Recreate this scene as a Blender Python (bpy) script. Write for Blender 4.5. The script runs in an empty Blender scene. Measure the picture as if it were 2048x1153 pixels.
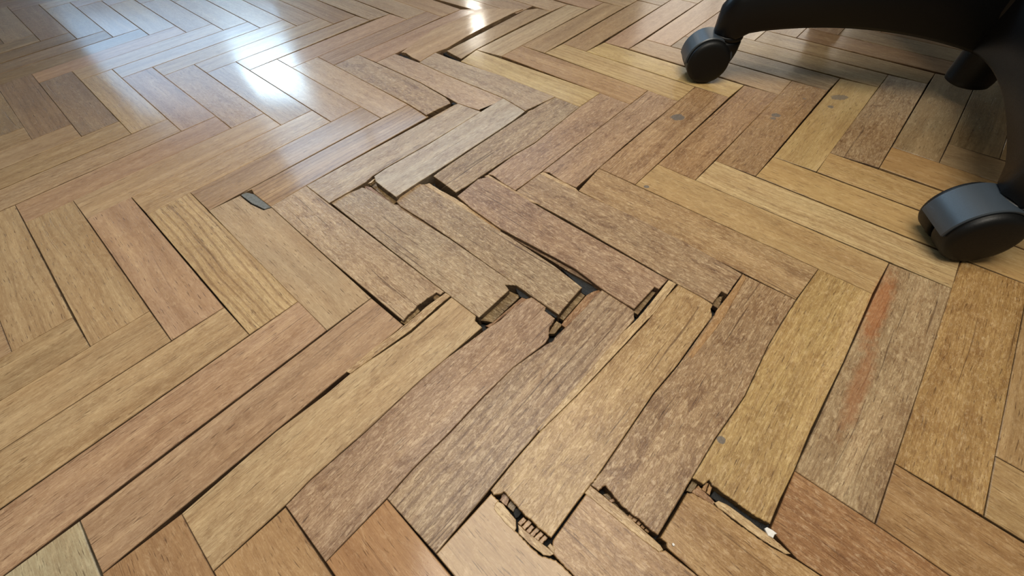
import bpy, bmesh, math, random
from mathutils import Vector, Matrix
random.seed(11)
S = bpy.context.scene
COL = S.collection

# ------------------------------------------------------------------ camera
cam_d = bpy.data.cameras.new('camera')
cam = bpy.data.objects.new('camera', cam_d); COL.objects.link(cam)
cam_d.sensor_width = 36.0
cam_d.lens = 811.5247 * 36.0 / 2048.0
cam_d.clip_start = 0.01
CAMR = Matrix(((0.9979215866, -0.05368702, -0.0356400183), (0.0643245516, 0.7968276983, 0.6007728117), (-0.0038547482, -0.6018166857, 0.7986249544)))
cam.matrix_world = Matrix.Translation((0.23825245, -0.1971508, 0.30849272)) @ CAMR.transposed().to_4x4()
S.camera = cam

# ------------------------------------------------------------------ light
S.view_settings.view_transform = 'Standard'
S.view_settings.look = 'None'
S.view_settings.gamma = 1.0
S.view_settings.use_curve_mapping = False
S.view_settings.exposure = 0.30
world = bpy.data.worlds.new('sky'); S.world = world; world.use_nodes = True
bgn = world.node_tree.nodes['Background']
bgn.inputs['Color'].default_value = (1.0, 0.965, 0.83, 1)
bgn.inputs['Strength'].default_value = 0.16
def area(name, loc, target, sx, sy, power, col):
    l = bpy.data.lights.new(name, 'AREA'); l.shape = 'RECTANGLE'; l.size = sx; l.size_y = sy
    l.energy = power; l.color = col
    o = bpy.data.objects.new(name, l); COL.objects.link(o); o.location = loc
    o.rotation_euler = (Vector(target) - Vector(loc)).to_track_quat('-Z', 'Y').to_euler()
    return o
# daylight in the far windows (the panes themselves stand in the wall further down)
area('daylight', (-3.02, 4.72, 1.68), (-3.02, 0.0, 1.68), 2.24, 1.10, 30, (0.38, 0.66, 1.0))
area('sunlit_sky', (-2.30, 4.68, 1.80), (-2.30, 0.0, 1.80), 0.60, 0.44, 20, (0.62, 0.86, 1.0))
area('daylight_slot', (0.04, 4.70, 1.40), (0.04, 0.0, 1.40), 0.20, 0.38, 6, (1.0, 0.94, 0.82))
area('daylight_sheer', (-0.80, 4.70, 3.05), (-0.80, 0.0, 3.05), 3.9, 1.40, 86, (0.50, 0.74, 1.0))
area('daylight_right', (3.0, 4.70, 1.46), (3.0, 0.0, 1.46), 2.50, 1.10, 24, (1.0, 0.92, 0.80))
# added unseen fill light: brightens the near planks, lets the far corners fall off
area('added_fill_light', (0.27, 0.04, 1.14), (0.27, 0.06, 0.0), 0.7, 0.7, 14.2, (1.0, 0.93, 0.80))

# ------------------------------------------------------------------ materials
def lin(c):
    return tuple(((v / 255.0) / 12.92 if v / 255.0 <= 0.04045 else ((v / 255.0 + 0.055) / 1.055) ** 2.4) for v in c[:3])
class NT:
    def __init__(s, name):
        s.m = bpy.data.materials.new(name); s.m.use_nodes = True; s.t = s.m.node_tree; s.t.nodes.clear()
    def n(s, typ, ins=None, **kw):
        nd = s.t.nodes.new(typ)
        for k, v in kw.items(): setattr(nd, k, v)
        for k, v in (ins or {}).items():
            if isinstance(v, bpy.types.NodeSocket): s.t.links.new(v, nd.inputs[k])
            else: nd.inputs[k].default_value = v
        return nd
    def math(s, op, a, b=0.0, c=0.0, clamp=False):
        nd = s.n('ShaderNodeMath', {0: a, 1: b, 2: c}, operation=op); nd.use_clamp = clamp
        return nd.outputs[0]
    def ramp(s, v, lo, hi, a=0.0, b=1.0):
        nd = s.n('ShaderNodeMapRange', {'Value': v, 'From Min': lo, 'From Max': hi, 'To Min': a, 'To Max': b}); nd.clamp = True
        return nd.outputs[0]
    def mix(s, f, a, b, blend='MIX'):
        nd = s.n('ShaderNodeMix', data_type='RGBA', blend_type=blend)
        for i, v in ((0, f), (6, a), (7, b)):
            if isinstance(v, bpy.types.NodeSocket): s.t.links.new(v, nd.inputs[i])
            else: nd.inputs[i].default_value = v if i == 0 else (tuple(v) + (1,))[:4]
        return nd.outputs[2]
    def noise(s, vec, scale, detail=2.0, rough=0.5, dist=0.0):
        return s.n('ShaderNodeTexNoise', {'Vector': vec, 'Scale': scale, 'Detail': detail, 'Roughness': rough, 'Distortion': dist}).outputs[0]
    def scalev(s, vec, sc, off=None):
        nd = s.n('ShaderNodeMapping', {'Vector': vec, 'Scale': sc})
        return nd.outputs[0]
    def out(s, b):
        s.n('ShaderNodeOutputMaterial', {'Surface': b.outputs[0]}); return s.m

def wood_material():
    w = NT('oak_parquet')
    uv = w.n('ShaderNodeUVMap', uv_map='grain').outputs[0]
    tone = w.n('ShaderNodeAttribute', attribute_name='tone')
    misc = w.n('ShaderNodeAttribute', attribute_name='misc')
    sep = w.n('ShaderNodeSeparateColor', {0: misc.outputs['Color']})
    wear, figv, rim = sep.outputs[0], sep.outputs[1], sep.outputs[2]
    pos = w.n('ShaderNodeNewGeometry').outputs['Position']
    col = tone.outputs['Color']
    # slow swirl that bends the grain a little
    slow = w.n('ShaderNodeTexNoise', {'Vector': w.scalev(uv, (9, 22, 1)), 'Scale': 1.0, 'Detail': 1.0})
    bend = w.n('ShaderNodeVectorMath', {0: slow.outputs['Color'], 1: (0.5, 0.5, 0.5)}, operation='SUBTRACT').outputs[0]
    bend = w.n('ShaderNodeVectorMath', {0: bend, 'Scale': 0.010}, operation='SCALE').outputs[0]
    gv = w.n('ShaderNodeVectorMath', {0: uv, 1: bend}, operation='ADD').outputs[0]
    broad = w.noise(w.scalev(gv, (5, 70, 1)), 1.0, 3.0, 0.55)          # wide tone streaks along the grain
    fibre = w.noise(w.scalev(gv, (60, 1100, 1)), 1.0, 3.0, 0.65)        # fine fibres
    flake = w.noise(w.scalev(gv, (230, 620, 1)), 1.0, 4.0, 0.7, 1.2)   # short flecks
    pores = w.noise(w.scalev(gv, (70, 850, 1)), 1.0, 2.0, 0.55)
    patch = w.noise(w.scalev(uv, (38, 60, 1)), 1.0, 4.0, 0.6, 0.8)     # worn areas
    hue = w.noise(w.scalev(uv, (12, 30, 1)), 1.0, 2.0, 0.5)
    # cathedral figure on some planks
    wv = w.n('ShaderNodeTexWave', {'Vector': w.scalev(gv, (6, 42, 1)), 'Scale': 1.0, 'Distortion': 5.5, 'Detail': 2.0, 'Detail Scale': 0.7}, wave_type='BANDS', bands_direction='Y').outputs[1]
    figm = w.math('MULTIPLY', w.ramp(wv, 0.0, 0.32, 1.0, 0.0), figv)
    c = w.mix(w.ramp(hue, 0.35, 0.65, 0.0, 0.35), col, w.mix(0.4, col, lin((190, 150, 100))))
    c = w.mix(w.ramp(broad, 0.42, 0.72, 0.0, 0.45), c, w.mix(1.0, c, lin((184, 160, 140)), 'MULTIPLY'))
    mott = w.noise(w.scalev(gv, (75, 190, 1)), 1.0, 6.0, 0.75, 0.9)
    c = w.mix(w.math('MULTIPLY', w.ramp(mott, 0.38, 0.62, 1.0, 0.0), w.math('MULTIPLY_ADD', wear, 0.30, 0.16)), c, w.mix(1.0, c, lin((212, 196, 184)), 'MULTIPLY'))
    c = w.mix(w.ramp(mott, 0.55, 0.70, 0.0, 0.22), c, lin((216, 190, 152)))
    c = w.mix(w.ramp(broad, 0.25, 0.42, 0.22, 0.0), c, lin((214, 184, 142)))
    c = w.mix(w.math('MULTIPLY', w.ramp(fibre, 0.38, 0.62), w.math('MULTIPLY_ADD', wear, 0.35, 0.2)), c, w.mix(1.0, c, lin((178, 150, 128)), 'MULTIPLY'))
    c = w.mix(w.math('MULTIPLY', w.ramp(flake, 0.56, 0.70), w.math('MULTIPLY_ADD', wear, 0.42, 0.04)), c, lin((216, 190, 150)))
    c = w.mix(w.math('MULTIPLY', w.ramp(flake, 0.42, 0.28), w.math('MULTIPLY_ADD', wear, 0.55, 0.02)), c, w.mix(1.0, c, lin((150, 122, 104)), 'MULTIPLY'))
    c = w.mix(w.math('MULTIPLY', w.ramp(pores, 0.62, 0.70), 0.62), c, w.mix(1.0, c, lin((110, 84, 68)), 'MULTIPLY'))
    c = w.mix(w.math('MULTIPLY', w.ramp(patch, 0.56, 0.62), w.math('MULTIPLY', wear, 0.40)), c, w.mix(1.0, c, lin((184, 160, 142)), 'MULTIPLY'))
    c = w.mix(w.math('MULTIPLY', figm, 0.42), c, w.mix(1.0, c, lin((150, 116, 96)), 'MULTIPLY'))
    peel = w.noise(w.scalev(gv, (150, 330, 1)), 1.0, 6.0, 0.72, 0.35)
    c = w.mix(w.math('MULTIPLY', w.ramp(peel, 0.50, 0.535), w.math('MULTIPLY', w.math('MULTIPLY', wear, 0.38), w.ramp(patch, 0.40, 0.56, 0.25, 1.0))), c, w.mix(1.0, c, lin((206, 188, 172)), 'MULTIPLY'))
    c = w.mix(w.math('MULTIPLY', w.ramp(peel, 0.44, 0.41), w.math('MULTIPLY', wear, 0.16)), c, lin((222, 200, 166)))
    speck = w.noise(w.scalev(uv, (330, 720, 1)), 1.0, 2.0, 0.6)
    c = w.mix(w.math('MULTIPLY', w.ramp(speck, 0.66, 0.72), w.math('MULTIPLY_ADD', wear, 0.5, 0.15)), c, w.mix(1.0, c, lin((128, 100, 84)), 'MULTIPLY'))
    crk = w.noise(w.scalev(gv, (6, 330, 1)), 1.0, 2.0, 0.5)
    crm = w.math('MULTIPLY', w.ramp(crk, 0.665, 0.70), w.math('MULTIPLY_ADD', wear, 0.6, 0.1))
    c = w.mix(crm, c, w.mix(1.0, c, lin((120, 92, 76)), 'MULTIPLY'))
    # grime worked into the joints
    rn = w.math('ADD', w.math('MULTIPLY', rim, 1.25), w.math('MULTIPLY_ADD', patch, 1.2, -0.75))
    c = w.mix(w.ramp(rn, 0.55, 1.25, 0.0, 0.80), c, lin((62, 48, 42)))
    # spots of spilt cement and a rusty streak, each where it lies on the floor
    spots = [(0.4794, 0.3067, 0.0100, 0.0085, 0.9), (0.7142, 0.3310, 0.0125, 0.0075, 0.7), (0.6091, 0.2967, 0.0062, 0.0052, 0.9),
             (0.6022, 0.2901, 0.0045, 0.0034, 0.8), (0.6898, 0.3088, 0.0044, 0.0040, 0.8), (0.3839, -0.1160, 0.0034, 0.0030, 0.9), (0.4020, 0.1685, 0.0036, 0.0028, 0.9), (0.665, 0.333, 0.0026, 0.0022, 0.6)]
    wob = w.n('ShaderNodeTexNoise', {'Vector': pos, 'Scale': 170.0, 'Detail': 2.0}).outputs[0]
    wobm = w.math('MULTIPLY_ADD', wob, 0.9, -0.45)
    for x, y, rx, ry, st in spots:
        d = w.n('ShaderNodeVectorMath', {0: pos, 1: (x, y, 0.0)}, operation='SUBTRACT').outputs[0]
        d = w.n('ShaderNodeVectorMath', {0: d, 1: (1 / rx, 1 / ry, 0.0)}, operation='MULTIPLY').outputs[0]
        ln = w.math('ADD', w.n('ShaderNodeVectorMath', {0: d}, operation='LENGTH').outputs['Value'], wobm)
        c = w.mix(w.ramp(ln, 1.0, 0.82, 0.0, st), c, lin((98, 90, 82)))
    def streak(x0, y0, ang, lx, ly, colr, st, cc):
        d = w.n('ShaderNodeMapping', {'Vector': pos, 'Location': (x0, y0, 0), 'Rotation': (0, 0, ang), 'Scale': (lx, ly, 1)}, vector_type='TEXTURE').outputs[0]
        d = w.n('ShaderNodeVectorMath', {0: d, 1: (1, 1, 0)}, operation='MULTIPLY').outputs[0]
        ln = w.math('ADD', w.n('ShaderNodeVectorMath', {0: d}, operation='LENGTH').outputs['Value'], wobm)
        return w.mix(w.ramp(ln, 1.15, 0.5, 0.0, st), cc, lin(colr))
    c = streak(0.562, -0.012, math.radians(47), 0.055, 0.0085, (150, 88, 46), 0.6, c)
    c = streak(0.505, -0.082, math.radians(47), 0.050, 0.0070, (140, 84, 46), 0.45, c)
    # relief
    h = w.math('ADD', w.math('MULTIPLY', fibre, 0.35), w.math('MULTIPLY', w.math('MULTIPLY_ADD', wear, 0.9, 0.15), flake))
    h = w.math('ADD', h, w.math('MULTIPLY', w.ramp(pores, 0.62, 0.74), -0.5))
    h = w.math('ADD', h, w.math('MULTIPLY', w.ramp(patch, 0.54, 0.62), w.math('MULTIPLY', wear, -0.5)))
    h = w.math('ADD', h, w.math('MULTIPLY', crm, -1.2))
    h = w.math('ADD', h, w.math('MULTIPLY', w.ramp(peel, 0.49, 0.54), w.math('MULTIPLY', wear, -0.45)))
    b1 = w.n('ShaderNodeBump', {'Height': h, 'Strength': 0.55, 'Distance': 0.0006})
    und = w.noise(w.scalev(uv, (14, 45, 1)), 1.0, 1.0)
    b2 = w.n('ShaderNodeBump', {'Height': und, 'Strength': 0.35, 'Distance': 0.0011, 'Normal': b1.outputs[0]})
    bc = w.n('ShaderNodeBump', {'Height': w.math('ADD', w.math('MULTIPLY', und, 0.6), w.math('MULTIPLY', h, 0.10)), 'Strength': 0.2, 'Distance': 0.0007})
    flat = w.math('SUBTRACT', 1.0, w.math('MULTIPLY', rim, 0.9))
    rough = w.math('ADD', w.math('MULTIPLY_ADD', rim, 0.2, 0.42), w.math('MULTIPLY_ADD', flake, 0.16, -0.08))
    coat = w.math('MULTIPLY', w.math('MULTIPLY_ADD', wear, -0.28, 0.50), flat)
    crough = w.math('MULTIPLY_ADD', wear, 0.24, 0.075)
    spec = w.math('MULTIPLY', w.math('MULTIPLY_ADD', wear, 0.20, 0.12), flat)
    b = w.n('ShaderNodeBsdfPrincipled', {'Base Color': c, 'Roughness': rough, 'Normal': b2.outputs[0], 'Coat Weight': coat,
            'Coat Roughness': crough, 'Coat Normal': bc.outputs[0], 'Specular IOR Level': spec})
    return w.out(b)
def simple(name, col, rough, bump=0.0, bscale=60.0, var=0.0, coat=0.0, metal=0.0, spec=0.5):
    w = NT(name); g = w.n('ShaderNodeTexCoord').outputs['Object']
    n = w.noise(g, bscale, 4.0, 0.6)
    c = w.mix(w.ramp(n, 0.3, 0.7, 0.0, 1.0), lin(col), tuple(v * (1 - var) for v in lin(col)))
    ins = {'Base Color': c, 'Roughness': w.ramp(n, 0.2, 0.8, rough - 0.06, rough + 0.06), 'Coat Weight': coat, 'Metallic': metal, 'Specular IOR Level': spec}
    if bump: ins['Normal'] = w.n('ShaderNodeBump', {'Height': n, 'Strength': 1.0, 'Distance': bump}).outputs[0]
    return w.out(w.n('ShaderNodeBsdfPrincipled', ins))
WOOD = wood_material()
TAR = simple('bitumen', (20, 20, 21), 0.75, 0.002, 260, 0.5)
FILL = simple('grey_filler', (108, 108, 104), 0.7, 0.0006, 300, 0.35)
PLASTIC = simple('black_plastic', (4, 5, 7), 0.42, 0.00006, 900, 0.1, spec=0.3)
HOOD = simple('caster_hood_plastic', (50, 57, 64), 0.36, 0.00004, 900, 0.1)  # blue-grey base colour holds the sky reflection on the hood
TYRE = simple('caster_wheel_nylon', (6, 6, 6), 0.5, 0.00008, 700, 0.1, spec=0.3)
STEEL = simple('steel', (150, 150, 150), 0.25, 0.0, 50, 0.1, 0, 1.0)
FABRIC = simple('black_fabric', (20, 20, 22), 0.9, 0.0008, 900, 0.4)
PLASTER = simple('wall_plaster', (84, 72, 58), 0.85, 0.001, 30, 0.06)  # base colour darkened to hold the shade of the wall around the windows
PAINT = simple('white_paint', (215, 212, 205), 0.4, 0.0, 40, 0.03)
CHIPM = simple('chip_white', (214, 208, 200), 0.6, 0.0004, 500, 0.15)

# ------------------------------------------------------------------ helpers
def link(o, parent=None):
    COL.objects.link(o)
    if parent: o.parent = parent
    return o
def tag(o, label=None, cat=None, group=None, kind=None):
    for k, v in (('label', label), ('category', cat), ('group', group), ('kind', kind)):
        if v: o[k] = v
    return o
def bm_obj(name, bm, m, parent=None, loc=None, smooth=False, rotz=0.0):
    me = bpy.data.meshes.new(name); bmesh.ops.recalc_face_normals(bm, faces=bm.faces); bm.to_mesh(me); bm.free()
    me.materials.append(m)
    if smooth:
        for p in me.polygons: p.use_smooth = True
    o = bpy.data.objects.new(name, me); link(o, parent)
    if loc: o.location = loc
    if rotz: o.rotation_euler.z = rotz
    return o
def box(bm, x0, x1, y0, y1, z0, z1, bev=0.0):
    r = bmesh.ops.create_cube(bm, size=1.0)
    for v in r['verts']:
        v.co = Vector(((x0 + x1) / 2 + v.co.x * (x1 - x0), (y0 + y1) / 2 + v.co.y * (y1 - y0), (z0 + z1) / 2 + v.co.z * (z1 - z0)))
    if bev:
        es = list({e for v in r['verts'] for e in v.link_edges})
        bmesh.ops.bevel(bm, geom=es, offset=bev, segments=2, affect='EDGES', profile=0.6)

def offset_poly(P, d):
    """P: list of 3-vectors counter-clockwise; move every edge inwards by d."""
    n = len(P); Q = []
    for i in range(n):
        a, b, c = P[i - 1], P[i], P[(i + 1) % n]
        e1 = (b - a).xy; e2 = (c - b).xy
        if e1.length < 1e-7 or e2.length < 1e-7: Q.append(b.copy()); continue
        n1 = Vector((-e1.y, e1.x)).normalized(); n2 = Vector((-e2.y, e2.x)).normalized()
        s = n1 + n2
        if s.length < 1e-3: Q.append(b.copy()); continue
        s.normalize(); k = min(1.6, 1.0 / max(0.3, s.dot(n1)))
        Q.append(Vector((b.x + s.x * d * k, b.y + s.y * d * k, b.z)))
    return Q
A_DIR = Vector((math.sqrt(.5), math.sqrt(.5))); B_DIR = Vector((math.sqrt(.5), -math.sqrt(.5)))
def ragged(P, maxlen, step, amp, sd):
    """break the short edges of an outline into small splintery steps"""
    rr = random.Random(sd); Q = []
    for i in range(len(P)):
        a, b = P[i], P[(i + 1) % len(P)]; Q.append(a); L = (b - a).length
        if L < maxlen and L > step * 1.6:
            n = int(L / step); d = (b - a) / L; nn = Vector((-d.y, d.x, 0))
            for k in range(1, n):
                Q.append(a + d * (L * (k + rr.uniform(-.25, .25)) / n) + nn * rr.uniform(-amp, amp))
    return Q
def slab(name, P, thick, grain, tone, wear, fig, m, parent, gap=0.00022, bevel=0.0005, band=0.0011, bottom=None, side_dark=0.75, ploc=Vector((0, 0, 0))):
    P = [Vector(p) for p in P]
    ar = sum(P[i - 1].x * P[i].y - P[i].x * P[i - 1].y for i in range(len(P)))
    if ar < 0: P.reverse()
    c = sum(P, Vector()) / len(P)
    d = A_DIR if grain == 'A' else B_DIR; e = Vector((-d.y, d.x))
    off = (random.uniform(-50, 50), random.uniform(-50, 50))
    r2 = offset_poly(P, gap); r3 = offset_poly(P, gap + bevel); r4 = offset_poly(P, gap + bevel + band)
    rings = []
    zb = (lambda z: bottom) if bottom is not None else (lambda z: z - thick)
    rings.append(([Vector((v.x, v.y, zb(v.z))) for v in r2], 1.0))
    rings.append(([Vector((v.x, v.y, v.z - bevel * 0.9)) for v in r2], 0.9))
    rings.append((r3, 0.55)); rings.append((r4, 0.0))
    n = len(P); verts = []; rims = []
    for R_, rv in rings:
        for v in R_: verts.append(v - c); rims.append(rv)
    faces = []
    for k in range(3):
        for i in range(n):
            j = (i + 1) % n
            faces.append((k * n + i, k * n + j, (k + 1) * n + j, (k + 1) * n + i))
    faces.append(tuple(3 * n + i for i in range(n)))
    faces.append(tuple(reversed(range(n))))
    me = bpy.data.meshes.new(name); me.from_pydata([tuple(v) for v in verts], [], faces); me.materials.append(m)
    uvl = me.uv_layers.new(name='grain')
    co = [((v.xy.dot(d)) + off[0], (v.xy.dot(e)) + off[1] + v.z) for v in verts]
    for lp in me.loops: uvl.data[lp.index].uv = co[lp.vertex_index]
    t = me.attributes.new('tone', 'FLOAT_COLOR', 'POINT'); q = me.attributes.new('misc', 'FLOAT_COLOR', 'POINT')
    lt = lin((tone[0] * 0.965, tone[1], tone[2]))
    for i in range(len(verts)):
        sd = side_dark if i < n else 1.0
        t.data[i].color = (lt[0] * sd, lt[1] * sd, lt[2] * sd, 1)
        q.data[i].color = (wear, fig, rims[i], 1)
    o = bpy.data.objects.new(name, me); link(o, parent); o.location = c - ploc
    return o, c
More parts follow.
